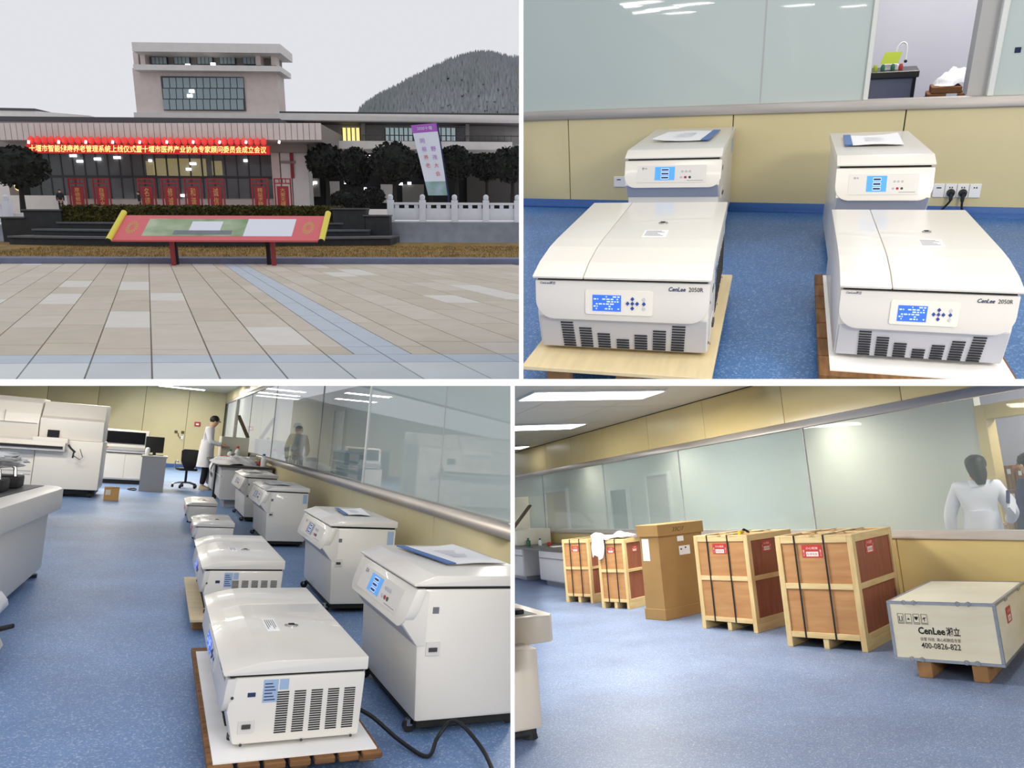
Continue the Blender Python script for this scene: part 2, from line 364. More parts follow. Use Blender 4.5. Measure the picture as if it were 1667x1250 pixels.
cl = struct('ceiling', MB().box(-14, XW + .1, 10, YF, CZ, CZ + .06), 'ceiling_panel', 'beige metal ceiling at the end of the long room', smooth=False)
struct('wall_corridor', MB().box(XW + 3.6, XW + 3.7, 2, YF + 8, 0, 3.2), 'back_wall_warm', 'pale corridor wall seen through the long glass partition', smooth=False)

# ---------------------------------------------------------------- crate room, lower right
Q[0] = 'BR'; XB = 6.35; CB = 2.86; YE = 21.0
struct('floor', MB().box(-4, XB + 5, 1.2, YE + 3, -.05, 0), 'floor_br', 'grey blue speckled vinyl floor in front of the wooden crates', smooth=False)
wr = struct('wall_right', MB().box(XB + .025, XB + .12, 2.5, YE, 0, .885), 'joint_dark', 'yellow panelled wall below the sill behind the plywood box', smooth=False)
ys = [2.5, 4.0, 6.05, 7.7, 9.5, 11.4, 13.4, 15.5, 17.7, YE]
for a, b in zip(ys, ys[1:]): MB().box(XB, XB + .03, a + .005, b - .005, .03, .885, .003, 1).build('wall_panel', 'yellow_panel_br', wr)
struct('trim_6', MB().box(XB - .03, XB + .12, 2.5, YE, .885, .97, .004, 1), 'steel', 'steel sill below the glass behind the wooden crates')
wn = struct('window_3', MB().box(XB - .02, XB + .10, 2.5, YE, 2.19, 2.28, .004, 1), 'steel', 'glass wall under a steel rail behind the wooden crates')
yd = P('BR', 1597, 740, x=XB).y
yj = [P('BR', 1312, 770, x=XB).y, P('BR', 1108, 810, x=XB).y, P('BR', 985, 830, x=XB).y, P('BR', 885, 840, x=XB).y]
seq = [2.5] + yj + [YE]
for i, (a, b) in enumerate(zip(seq, seq[1:])): MB().box(XB + .03, XB + .042, a + .008, b - .008, .97, 2.19).build('pane', 'glass_open' if i == 0 else 'glass_clear', wn, smooth=False)
for y in yj: MB().box(XB + .028, XB + .046, y - .008, y + .008, .97, 2.19).build('glazing_joint', 'jamb_grey', wn)
wu = struct('wall_upper', MB().box(XB + .02, XB + .12, 2.5, YE, 2.28, CB), 'joint_dark', 'yellow panel band between the steel rail and the ceiling', smooth=False)
yu = [2.5] + sorted(P('BR', a, b, x=XB).y for a, b in ((1465, 632), (1274, 660), (1145, 680), (1054, 700), (983, 725), (930, 740), (890, 750))) + [YE]
for a, b in zip(yu, yu[1:]): MB().box(XB - .005, XB + .025, a + .004, b - .004, 2.28, CB - .012, .003, 1).build('wall_panel', 'yellow_panel_br', wu)
cl = struct('ceiling', MB().box(-6, XB + .1, 4, YE + 2, CB + .012, CB + .06), 'joint_dark', 'beige metal tile ceiling with long fluorescent lamps', smooth=False)
for i in range(-3, 7):
    for j in range(10):
        x0, y0 = XB - 1.25 * (7 - i) + .0, 4.0 + j * 1.9
        MB().box(x0 + 1.25 * 0 + .005, x0 + 1.245, y0 + .005, y0 + 1.895, CB, CB + .013).build('ceiling_tile', 'ceiling_panel', cl, smooth=False)
struct('wall_far', MB().box(-6, XB, YE, YE + .1, 0, CB + .1), 'yellow_panel_br', 'distant yellow end wall of the crate room', smooth=False)
XD = XB + 1.45; yd = P('BR', 1600, 740, x=XD).y
struct('wall_corridor', MB().box(XD, XD + .1, yd, YE + 10, 0, 3.0), 'corridor_green', 'pale green white wall beyond the glass behind the crates', smooth=False)
dr = struct('door_1', MB().box(XD - .03, XD + .12, yd - .13, yd, 0, 2.25, .004, 1), 'yellow_panel_br', 'open doorway with a cream frame beyond the glass')
MB().box(XD - .03, XD + .12, 1.5, yd - .13, 2.08, 2.25, .004, 1).build('door_head', 'yellow_panel_br', dr)
struct('wall_store', MB().box(XB + 2.9, XB + 3.0, 1, 12, 0, 3.2), 'back_wall', 'lilac white wall behind the stacked cartons', smooth=False)

# ---------------------------------------------------------------- centrifuges
mat('shell_white', 'e2ded6', 0.32, var=0.012, scale=3, coat=0.25)
mat('shell_grey', 'b9bac2', 0.4, var=0.015, scale=3)
mat('shell_panel', 'd6d3cf', 0.35, var=0.01, scale=4)
mat('gap_black', '15140f', 0.7)
mat('slot_black', '1c1c20', 0.7)
mat('screen_blue', '2f62e0', 0.3, emit=0.55)
mat('screen_sky', '3f8fd8', 0.3, emit=0.5)
mat('screen_grey', '77808c', 0.35)
mat('screen_ink', 'b9cdf6', 0.4, emit=0.5)
mat('key_blue', '24408f', 0.4)
mat('key_red', 'b01f3c', 0.4); mat('key_green', '2c5a34', 0.4); mat('key_pale', 'c3c3cc', 0.4)
mat('ink_navy', '1e2c5c', 0.6); mat('ink_grey', '6d6d74', 0.6); mat('ink_black', '1b1712', 0.7)
mat('sticker_white', 'f2f2f2', 0.6); mat('sticker_blue', '9db4d2', 0.5); mat('sticker_pink', 'c98a98', 0.5)
mat('chrome', 'bdbdb9', 0.15, 1.0)
mat('rubber', '14161a', 0.6)
mat('switch_dark', '3a3a3c', 0.5)

def rounded(x0, x1, z0, z1, r, n=5, top=False):
    pts = []
    def arc(cx, cz, a0):
        for i in range(n + 1):
            a = math.radians(a0 + 90 * i / n); pts.append((cx + r * math.cos(a), cz + r * math.sin(a)))
    arc(x0 + r, z0 + r, 180); arc(x1 - r, z0 + r, 270)
    if top: arc(x1 - r, z1 - r, 0); arc(x0 + r, z1 - r, 90)
    else: pts += [(x1, z1), (x0, z1)]
    return pts
def side_vents(t, W, y0, y1, z0, z1, cols, rows, skip=0.0):
    cw = (y1 - y0) / cols
    for c in range(cols):
        mb = MB(); top = z1
        for k in range(rows):
            z = z0 + (z1 - z0) * (k + .5) / rows
            mb.box(W - .004, W + .002, y0 + cw * c + cw * .12, y0 + cw * c + cw * .80, z - (z1 - z0) / rows * .27, z + (z1 - z0) / rows * .27)
        mb.build('vent', 'slot_black', t, smooth=False)

def low_centrifuge(label, loc, rz, W, D, H, side=False, small=False, screen='screen_blue', vents=True, group='white refrigerated centrifuges'):
    t = thing('benchtop_centrifuge' if small else 'refrigerated_centrifuge', label, 'centrifuge', loc, rz, group)
    hb = .82 * H; a = .10 * H; zs = .52 * hb
    def fy(z): return a * (1 - z / zs) if z < zs else -.002            # front face
    MB().prof([(a, 0.015), (D - .01, 0.015), (D, hb), (.012, hb), (.0, zs)], 0, W, 'x', min(.02, .05 * H)).build('body', 'shell_white', t)
    MB().prof([(a - .003, .018), (a + .03, .018), (.03, zs), (-.003, zs)], .012 * W, .988 * W, 'x', .004, 1).build('lower_front', 'shell_grey', t)
    fp = MB().prof(rounded(0.0, W, zs - .01, hb - .005, .24 * hb, 7), -.02, .018, 'y', .006, 2)
    fp.v = [(x, y + max(0, (z - zs)) * .10, z) for x, y, z in fp.v]
    fp.build('front_panel', 'shell_panel', t)
    pf = lambda z: -.0215 + max(0, z - zs) * .10
    for f0, f1 in ((.0, .292), (.296, 1.0)):
        ramp = min(.22 * D, .32)
        MB().prof([(-.022, hb + .008), (-.026, hb + .018), (ramp * .35, hb + .66 * (H - hb)), (ramp, H - .004), (ramp * 1.5, H), (D + .004, H), (D + .004, hb + .008)],
                  W * f0 - (.006 if f0 == 0 else 0), W * f1 + (.006 if f1 == 1 else 0), 'x', .004, 2).build('lid', 'shell_white', t)
        if small: break
    if small:
        MB().prof([(-.022, hb + .008), (-.026, hb + .02), (.06, H - .004), (.1, H), (D + .004, H), (D + .004, hb + .008)], .292 * W, W + .006, 'x', .004, 2).build('lid', 'shell_white', t)
    MB().box(.01, W - .01, .004, D - .01, hb - .004, hb + .01).build('lid_gap', 'gap_black', t, smooth=False)
    kx, ky = .62 * W, .58 * D; ks = .032 * min(W, 1.0)
    lk = MB().lathe([(ks, 0), (ks, .004), (ks * .8, .006)], (kx, ky, H), 18).build('lock', 'chrome', t)
    MB().box(kx - ks * .55, kx + ks * .35, ky - ks * .35, ky + ks * .45, H + .006, H + .008).build('keyhole', 'gap_black', lk, smooth=False)
    s0 = .36 * D
    st = MB().box(.53 * W, .68 * W, s0, s0 + .1 * D, H, H + .0015).build('notice_sticker', 'sticker_white', t, smooth=False)
    lines = MB()
    for k in range(5): lines.box(.54 * W, .54 * W + W * (.12 - .02 * (k % 3)), s0 + .012 * D + .017 * D * k, s0 + .019 * D + .017 * D * k, H + .0015, H + .002)
    lines.build('print', 'ink_grey', st, smooth=False)
    # control panel
    z = lambda f: f * hb
    cp = MB().prof(rounded(.30 * W, .69 * W, z(.575), z(.885), .03 * hb, 3, True), -.004, .004, 'y', .0015, 1)
    cp.v = [(x, y + pf(zz), zz) for x, y, zz in cp.v]; cp.build('control_panel', 'shell_white', t)
    def plate(name, m, x0, x1, z0, z1, par, d=.006):
        b = MB().box(x0, x1, -d, 0, z0, z1); b.v = [(x, y + pf(zz), zz) for x, y, zz in b.v]; return b.build(name, m, par, smooth=False)
    ds = plate('display', screen, .345 * W, .51 * W, z(.625), z(.825), t)
    if screen == 'screen_blue':
        ln = MB(); rr = random.Random(5)
        for k in range(6):
            zz = z(.805 - .030 * k); x = .352 * W
            while x < .50 * W:
                w = rr.uniform(.006, .022) * W
                if rr.random() < .62: b = MB().box(x, min(x + w, .503 * W), -.0068, -.006, zz - .008 * hb, zz + .008 * hb); b.v = [(p, y + pf(q_), q_) for p, y, q_ in b.v]; ln.raw(b.v, b.f)
                x += w + .006 * W
        ln.build('readout', 'screen_ink', ds, smooth=False)
    if not small:
        kw = .011 * W; kz = .026 * hb
        for kx_, kz_, m in ((.575, .785, 'key_blue'), (.548, .728, 'key_blue'), (.575, .728, 'key_blue'), (.602, .728, 'key_blue'), (.575, .67, 'key_blue'), (.64, .728, 'key_blue'), (.64, .785, 'key_pale'), (.64, .67, 'key_pale')):
            c = MB().prof([(kx_ * W - kw, z(kz_)), (kx_ * W, z(kz_) - kz), (kx_ * W + kw, z(kz_)), (kx_ * W, z(kz_) + kz)], -.007, 0, 'y')
            c.v = [(x, y + pf(zz), zz) for x, y, zz in c.v]; c.build('key', m, t, smooth=False)
        up = Vector((0, .0995, .995)); zt = z(.90); 
        text('logo', 'CenLee', 'ink_navy', t, (.775 * W, pf(zt) - .001, zt - .01 * hb), (1, 0, 0), up, .093 * W, .052 * hb, .25, .02)
        text('model_name', '2050R', 'ink_black', t, (.885 * W, pf(zt) - .001, zt - .01 * hb), (1, 0, 0), up, .078 * W, .052 * hb)
        zt = z(.94); text('logo', 'CenLee湘立', 'ink_navy', t, (.032 * W, pf(zt) - .001, zt), (1, 0, 0), up, .093 * W, .034 * hb, .2, .015)
        for cx, n in zip((.19, .295, .40, .51, .615, .72, .825), (10, 8, 6, 4, 6, 8, 10)):
            mb = MB()
            for k in range(n):
                zc = (.085 + .038 * k) * hb; w = .037 * W; sh = (.5 - cx) * .04 * W * (zc / zs)
                x = cx * W - sh
                mb.box(x - w, x + w, fy(zc) - .006, fy(zc) + .002, zc - .0085 * hb, zc + .0085 * hb)
            if vents: mb.build('vent', 'slot_black', t, smooth=False)
    else:
        plate('badge', 'sticker_pink', .36 * W, .62 * W, z(.60), z(.84), t, .008)
    if side:
        pl = MB().box(W, W + .004, .09 * D, .20 * D, .22 * hb, .40 * hb, .001, 1).build('switch_plate', 'shell_panel', t)
        MB().box(W + .004, W + .012, .115 * D, .175 * D, .29 * hb, .345 * hb).build('switch', 'switch_dark', pl, smooth=False)
        sk = MB().box(W, W + .0015, .24 * D, .345 * D, .63 * hb, .95 * hb).build('rating_sticker', 'sticker_blue', t, smooth=False)
        ln = MB()
        for k in range(6): ln.box(W + .0015, W + .002, .25 * D, (.33 - .012 * (k % 3)) * D, (.66 + .045 * k) * hb, (.675 + .045 * k) * hb)
        ln.build('print', 'ink_navy', sk, smooth=False)
        MB().box(W, W + .0015, .355 * D, .42 * D, .80 * hb, .95 * hb).build('seal_sticker', 'sticker_blue', t, smooth=False)
        sy = MB().box(W, W + .0015, .135 * D, .19 * D, .72 * hb, .78 * hb).build('warning_sticker', 'ink_navy', t, smooth=False)
        side_vents(t, W, .33 * D, .95 * D, .18 * hb, .78 * hb, 5, 18)
        for y, zz in ((.03, .2), (.03, .72), (.12, .06), (.55, .06), (.92, .06)):
            MB().cyl((W, y * D, zz * hb), (W + .002, y * D, zz * hb), .006, n=8).build('screw', 'switch_dark', t)
    for x in (.08, .92):
        for y in (.1, .92): MB().cyl((x * W, y * D, 0), (x * W, y * D, .02), .03, n=10).build('foot', 'rubber', t)
    return t

def tall_centrifuge(label, loc, rz, W, D, H, screen='screen_sky', plate_side=True):
    t = thing('floor_centrifuge', label, 'centrifuge', loc, rz, 'tall white floor centrifuges')
    f = .07; z1, z2, z3 = .56 * H, .69 * H, .915 * H
    MB().prof([(f + .02, .07), (D, .07), (D, z3), (f, z3), (f, z1)], 0.006, W - .006, 'x', .016).build('body', 'shell_white', t)
    MB().prof([(f, z1), (-.004, z2), (.044, z3 - .012), (f + .04, z3 - .012), (f + .04, z1)], .002, W - .002, 'x', .004).build('head_core', 'shell_white', t)
    MB().prof([(f - .004, z1 + .001), (-.008, z2), (.0, z2 + .004), (f + .004, z1 + .004)], .010, W - .010, 'x').build('head_underside_shade', 'shell_grey', t)  # shade under the head is put into this plate's grey
    hd = MB().prof(rounded(-.008, W + .008, z2 - .015, z3, .16 * (z3 - z2) + .05, 6), 0, .05, 'y', .008, 2)
    k = (.055 + .004) / (z3 - z2); pf = lambda z: -.012 + (z - z2) * k
    hd.v = [(x, y + pf(z), z) for x, y, z in hd.v]; hd.build('control_head', 'shell_white', t)
    MB().box(.012, W - .012, pf(z3) + .012, D - .01, z3 - .004, z3 + .014).build('lid_gap', 'gap_black', t, smooth=False)
    MB().prof([(pf(z3) - .014, z3 + .012), (pf(z3) - .016, z3 + .022), (pf(z3) + .09, H), (D + .006, H), (D + .006, z3 + .012)], -.008, W + .008, 'x', .006, 2).build('lid', 'shell_white', t)
    def plate(name, m, x0, x1, a, b, par, d):
        zz0, zz1 = z2 + a * (z3 - z2), z2 + b * (z3 - z2)
        mb = MB().box(x0 * W, x1 * W, -d, 0, zz0, zz1); mb.v = [(x, y + pf(z), z) for x, y, z in mb.v]; return mb.build(name, m, par, smooth=False)
    plate('control_panel', 'shell_panel', .13, .86, .12, .80, t, .003)
    ds = plate('display', screen, .32, .53, .22, .74, t, .005)
    for i in range(3): 
        rd = plate('readout', 'screen_ink', .385, .47, .26 + .155 * i, .375 + .155 * i, ds, .006)
        plate('digits', 'key_green', .395, .46, .285 + .155 * i, .35 + .155 * i, ds, .0065) if False else None
    plate('readout', 'ink_navy', .39, .465, .285, .35, ds, .0066); plate('readout', 'ink_navy', .39, .465, .44, .505, ds, .0066); plate('readout', 'ink_navy', .39, .465, .595, .66, ds, .0066)
    for x, zf, m in ((.645, .32, 'key_red'), (.69, .32, 'key_green'), (.60, .32, 'key_pale'), (.61, .55, 'key_pale'), (.65, .55, 'key_pale'), (.69, .55, 'key_pale')):
        zz = z2 + zf * (z3 - z2); MB().cyl((x * W, pf(zz) - .0055, zz), (x * W, pf(zz), zz), .014 * W, n=12).build('key', m, t)
    up = Vector((0, k, 1)).normalized(); zz = z2 + .86 * (z3 - z2)
    text('model_name', 'DD-5MC', 'ink_grey', t, (.80 * W, pf(zz) - .001, zz - .01), (1, 0, 0), up, .16 * W, .085 * (z3 - z2))
    zz = z2 + .64 * (z3 - z2); text('logo', '◎ N', 'ink_black', t, (.18 * W, pf(zz) - .0035, zz), (1, 0, 0), up, .05 * W)
    zz = z2 + .2 * (z3 - z2); text('print', 'TDZ LOW SPEED CENTRIFUGE', 'ink_grey', t, (.66 * W, pf(zz) - .0035, zz), (1, 0, 0), up, .17 * W) if False else plate('print', 'ink_grey', .66, .83, .19, .205, t, .0034)
    if plate_side:
        pl = MB().box(W - .006, W, .17 * D, .27 * D, .50 * H, .585 * H, .001, 1).build('switch_plate', 'shell_panel', t)
        MB().box(W, W + .006, .19 * D, .25 * D, .525 * H, .55 * H).build('switch', 'switch_dark', pl, smooth=False)
        MB().box(W - .006, W - .004, .20 * D, .245 * D, .76 * H, .80 * H).build('warning_sticker', 'ink_grey', t, smooth=False)
        MB().box(W - .006, W - .004, .88 * D, .97 * D, .74 * H, .89 * H).build('rating_sticker', 'sticker_blue', t, smooth=False)
    MB().box(.03, W - .03, f + .04, D - .02, .035, .075).build('base_frame', 'gap_black', t, smooth=False)
    for x in (.09, .91):
        for y in (.14, .9):
            c = MB().cyl((x * W - .014, y * D, .03), (x * W + .014, y * D, .03), .03, n=14).build('caster', 'rubber', t)
            MB().cyl((x * W, y * D, .03), (x * W, y * D, .06), .02, n=8).build('stem', 'chrome', c)
    return t

# ---- upper right: four of them
mat('ply_pale', 'd9c8a0', 0.6, var=0.08, scale=3, stretch=(8, 1, 8))
mat('pallet_brown', '8a6238', 0.8, col2='5c3b1d', scale=4, stretch=(8, 1.2, 8), bump=0.3)
mat('pallet_block', 'a0764a', 0.8, var=0.2, scale=9)
def pallet(label, loc, rz, W, D, h, m, deck=False):
    t = thing('pallet', label, 'pallet', loc, rz)
    if deck:
        n = 7; s = D / n
        for i in range(n): MB().box(0, W, s * i + .012 * (i > 0), s * (i + 1) - .004, h - .025, h, .004, 1).build('plank', m, t)
        MB().box(.06 * W, .98 * W, .03 * D, .97 * D, h, h + .006).build('paper_sheet', 'sticker_white', t, smooth=False)
    else: MB().box(0, W, 0, D, h - .018, h, .002, 1).build('board', m, t)
    for x in (.12, .5, .84):
        for y in (.04, .5, .92): MB().box(x * W, x * W + .1, y * D, y * D + .07, 0, h - (.025 if deck else .018), .004, 1).build('block', 'pallet_block', t)
    return t
Q[0] = 'TR'; D2 = math.radians
pallet('pale plywood pallet board under the left low centrifuge', (-1.285, 2.66, 0), D2(6.8), .80, 1.50, .12, 'ply_pale')
pallet('rough brown wooden pallet under the right low centrifuge', (-.105, 2.93, 0), D2(5.3), .70, 1.45, .115, 'pallet_brown', True)
low_centrifuge('low white centrifuge with a blue screen on the pale plywood board, upper right picture', (-1.274, 2.83, .12), D2(7.7), .736, 1.30, .357 * 1.17, side=True)
low_centrifuge('low white centrifuge with a blue screen on the brown pallet below the wall sockets', (-.065, 3.071, .122), D2(5.3), .608, 1.20, .322 * 1.17)
k = .65 / .48
tall_centrifuge('tall white centrifuge against the yellow wall beside the single wall socket', (-1.139 * k, 3.70 * k, 0), D2(6.4), .463 * k, 1.088 * k, .70)
tall_centrifuge('tall white centrifuge against the yellow wall beside the plugged in cords', (-.139 * k, 3.456 * k, 0), D2(5.7), .361 * k, .948 * k, .70)
# ---- lower left: eight of them, fronts turned to the aisle
Q[0] = 'BL'; R90 = -math.pi / 2
def bl(x, y, W, D, z=0): return (x, y + D, z)
def blp(label, x, y, W, D, h, m, deck): return pallet(label, (x, y + D, 0), R90, D, W, h, m, deck)
blp('rough brown wooden pallet under the nearest low centrifuge', .285, 2.98, .66, 1.66, .10, 'pallet_brown', True)
blp('pale plywood pallet board under the second low centrifuge of the row', .30, 5.32, .60, 1.55, .10, 'ply_pale', False)
low_centrifuge('nearest low white centrifuge with slotted side, on the brown pallet at the bottom', bl(.343, 3.119, .54, 1.485, .106), R90, 1.485, .54, .297 * 1.12, side=True)
low_centrifuge('second low white centrifuge of the row, on a pale board behind the nearest one', bl(.366, 5.413, .509, 1.365, .10), R90, 1.365, .509, .34 * 1.08, side=True)
low_centrifuge('small white centrifuge on the blue floor, nearer of the two small ones', bl(.468, 9.206, .41, .968), R90, .968, .41, .294, small=True, screen='screen_grey', group='small white centrifuges')
low_centrifuge('small white centrifuge on the blue floor, farther of the two small ones', bl(.456, 11.772, .40, 1.12), R90, 1.12, .40, .295, small=True, screen='screen_grey', group='small white centrifuges')
for (x, y, w, d, h), lab, sc in (((1.10, 3.33, .68, 1.02, .735), 'tall white centrifuge nearest the viewer, cut by the right edge of the long room', 'screen_sky'),
                             ((1.225, 5.844, .57, 1.174, .719), 'second tall white centrifuge along the glass partition', 'screen_grey'),
                             ((1.177, 9.417, .554, 1.382, .725), 'third tall white centrifuge along the glass partition', 'screen_grey'),
                             ((1.182, 12.119, .538, 1.543, .732), 'tall white centrifuge farthest down the row, next to the workbench', 'screen_grey')):
    tall_centrifuge(lab, bl(x, y, w, d), R90, d, w, h, sc)

# ---------------------------------------------------------------- people
mat('skin', 'd2a98c', 0.55); mat('hair_black', '17120f', 0.55, var=0.3, scale=40)
mat('coat_white', 'e6e6ea', 0.75, var=0.03, scale=8, bump=0.15)
mat('cloth_black', '16161b', 0.8); mat('cloth_navy', '1b2450', 0.8, var=0.15, scale=6); mat('cloth_brown', '5f5240', 0.85, var=0.1, scale=10)
mat('shoe_pale', 'b9ad93', 0.6); mat('shoe_dark', '22201f', 0.6)
def human(label, loc, rz, h, arms, lean=0.0, head=(0, 0), coat=None, coat_hem=0.30, legs='cloth_black', shoes='shoe_dark', hair_long=False, extra=None, sub=2):
    """standing figure, front towards local -Y; arms = ((elbow, hand) left, (elbow, hand) right) in units of height"""
    t = thing('person', label, 'person', loc, rz)
    S = lambda p: (p[0] * h, p[1] * h, p[2] * h)
    L = lambda p: (p[0], p[1] * math.cos(lean) - (p[2] - .53) * math.sin(lean), .53 + (p[2] - .53) * math.cos(lean) + p[1] * math.sin(lean))
    hx, hy = head
    core = [(0, 0, .53), L((0, 0, .62)), L((0, .005, .73)), L((0, .0, .825)), L((hx * .4, -.015 + hy * .5, .868)), L((hx, -.018 + hy, .915)), L((hx, -.012 + hy, .955))]
    cr = [(.072, .054), (.062, .044), (.070, .040), (.030, .032), (.040, .046), (.047, .056), (.036, .044)]
    v, e, r = list(core), [(0, 1), (1, 2), (2, 3), (3, 4), (4, 5), (5, 6)], list(cr)
    def chain(start, pts, rad):
        p = start
        for q_, w in zip(pts, rad): v.append(q_); r.append((w, w)); e.append((p, len(v) - 1)); p = len(v) - 1
        return p
    wr = []
    for s, (el, ha) in zip((-1, 1), arms):
        sh = L((s * .105, .005, .795)); a, b = Vector(el), Vector(ha); d = (b - a).normalized()
        chain(2, [sh, el, tuple(b), tuple(b + d * .035)], (.037, .027, .017, .022)); wr.append((b, d, s))
    for s in (-1, 1): chain(0, [(s * .05, 0, .49), (s * .055, -.012, .28), (s * .055, .012, .045), (s * .06, -.05, .022)], (.056, .036, .023, .02))
    me = skin_mesh([S(p) for p in v], e, [(a * h, b * h) for a, b in r], sub)
    bm = bmesh.new(); bm.from_mesh(me)
    body = MB(); bm.verts.index_update(); body.raw([x.co[:] for x in bm.verts], [[i.index for i in f.verts] for f in bm.faces]); bm.free()
    for b, d, s in wr:                                             # fingers and thumb
        side = d.cross(Vector((0, 0, 1))); side = side.normalized() if side.length > .1 else Vector((1, 0, 0)); dn = side.cross(d)
        for k in range(4):
            o = b + d * .045 + side * (.011 * (k - 1.5)); L_ = (.042, .048, .045, .036)[k]
            body.tube([S(o), S(o + d * L_ * .55 - dn * .004), S(o + d * L_ * .9 - dn * .014)], [.0052 * h, .0048 * h, .004 * h], 6)
        o = b + d * .02 + side * .018 * s; body.tube([S(o), S(o + d * .02 + side * .014 * s), S(o + d * .036 + side * .012 * s - dn * .008)], [.006 * h, .0055 * h, .0045 * h], 6)
    hc = Vector(core[5]); body.ball(S(hc + Vector((0, -.056, -.004))), .009 * h, .012 * h, .012 * h, 8, 6)          # nose
    for s in (-1, 1): body.ball(S(hc + Vector((s * .047, .004, -.004))), .006 * h, .012 * h, .017 * h, 8, 6)         # ears
    body.build('body', 'skin', t, ang=60)
    eyes = MB()
    for s in (-1, 1): eyes.ball(S(hc + Vector((s * .018, -.052, .008))), .006 * h, .004 * h, .004 * h, 8, 6)
    eyes.build('eyes', 'cloth_black', t)
    hr = MB(); c = S(hc + Vector((0, .014, .026)))
    hr.ball(c, .058 * h, .062 * h, .052 * h, 16, 10, .04, 3)
    if hair_long:
        q_ = hc + Vector((0, .045, -.01)); hr.tube([S(q_ + Vector((0, 0, .02))), S(q_ + Vector((-.012, .018, -.035))), S(q_ + Vector((-.02, .026, -.095)))], [.052 * h, .046 * h, .024 * h], 12)
    hr.build('hair', 'hair_black', t, ang=60)
    # trousers
    tv = [(0, 0, .53)]; te = []; tr = [(.066, .05)]
    for s in (-1, 1):
        p = 0
        for q_, w in (((s * .05, 0, .49), .054), ((s * .055, -.012, .28), .045), ((s * .055, .01, .06), .036)):
            tv.append(q_); tr.append((w, w)); te.append((p, len(tv) - 1)); p = len(tv) - 1
    mobj('trousers', skin_mesh([S(p) for p in tv], te, [(a * h, b * h) for a, b in tr], 1), legs, t, ang=60)
    for s in (-1, 1):
        sh = MB().loft([(S((s * .06, -.025, .0)), .026 * h, .070 * h), (S((s * .06, -.025, .018)), .027 * h, .072 * h), (S((s * .059, -.012, .036)), .022 * h, .050 * h), (S((s * .057, .010, .055)), .020 * h, .025 * h)], 12)
        sh.build('shoe', shoes, t)
    # upper garment
    m = coat or 'coat_white'
    gv = [(0, 0, .50), L((0, .0, .62)), L((0, .004, .735)), L((0, .0, .822))]; ge = [(0, 1), (1, 2), (2, 3)]; gr = [(.094, .078), (.092, .074), (.112, .086), (.060, .056)]
    for s, (el, ha) in zip((-1, 1), arms):
        p = 2; a, b = Vector(el), Vector(ha)
        for q_, w in ((L((s * .105, .005, .790)), .052), (el, .037), (tuple(a + (b - a) * .88), .030)):
            gv.append(q_); gr.append((w, w)); ge.append((p, len(gv) - 1)); p = len(gv) - 1
    g = mobj('coat' if coat_hem < .45 else 'jacket', skin_mesh([S(p) for p in gv], ge, [(a * h, b * h) for a, b in gr], sub), m, t, ang=60)
    cv = L((0, .0, .80)); cw = L((0, -.002, .838)); MB().loft([(S(cv), .062 * h, .060 * h), (S(cw), .043 * h, .047 * h), (S((cw[0], cw[1], cw[2] - .004)), .036 * h, .040 * h)], 16).build('collar', m, t, ang=60)
    if coat_hem < .45:
        rr = []
        n = 6
        for i in range(n + 1):
            f = i / n; z = .66 + (coat_hem - .66) * f; c = L((0, 0, z)) if z > .53 else (0, 0, z)
            rr.append((S(c), (.094 + .026 * f) * h, (.082 + .026 * f) * h))
        sk = MB().loft(rr, 20); sk.v = [(x * (1 + .04 * math.sin(6 * math.atan2(y, x)) * (1 - z / (.6 * h)) * 2), y, z) for x, y, z in sk.v]
        sk.build('coat_skirt', m, t, ang=60)
    return t
def arm(el, ha): return (el, ha)
Q[0] = 'BL'
human('man in a long white coat standing at the workbench in the long room', (.98, 18.6, 0), D2(85), 1.75,
      (((-.135, -.04, .64), (-.09, -.20, .60)), ((.135, -.05, .63), (.10, -.20, .60))), .06, (0, -.03), shoes='shoe_pale')
human('stooping person in a brown top and black trousers beyond the glass partition', (3.2, 19.7, 0), D2(170), 1.78,
      (((-.15, -.10, .58), (-.12, -.22, .50)), ((.15, -.10, .60), (.13, -.10, .42))), .38, (0, -.03), coat='cloth_brown', coat_hem=.5)
Q[0] = 'BR'
human('woman with dark hair in a white coat, seen from behind in the doorway', (7.0, 5.56, 0), D2(122), 1.70,
      (((-.16, -.03, .64), (-.12, -.17, .58)), ((.165, .01, .63), (.165, -.02, .46))), .03, (-.012, -.012), hair_long=True)
human('dark haired man in a navy blue jacket at the right edge of the doorway', (8.0, 5.64, 0), D2(175), 1.70,
      (((-.14, -.02, .64), (-.12, -.05, .48)), ((.14, -.02, .64), (.12, -.06, .48))), .03, (0, -.02), coat='cloth_navy', coat_hem=.5)
pp_ = thing('paper_sheaf', 'white papers with a blue edge held in front of the white coat by the boxes', 'papers', r2 := P('BR', 1643, 812, x=7.05), D2(20))
MB().box(-.02, .14, -.01, .01, -.10, .06, M=Matrix.Rotation(.5, 4, 'Y')).build('sheet', 'sticker_white', pp_, smooth=False)
MB().box(-.05, -.015, -.012, .012, -.06, .07, M=Matrix.Rotation(.5, 4, 'Y')).build('cover', 'cloth_navy', pp_, smooth=False)

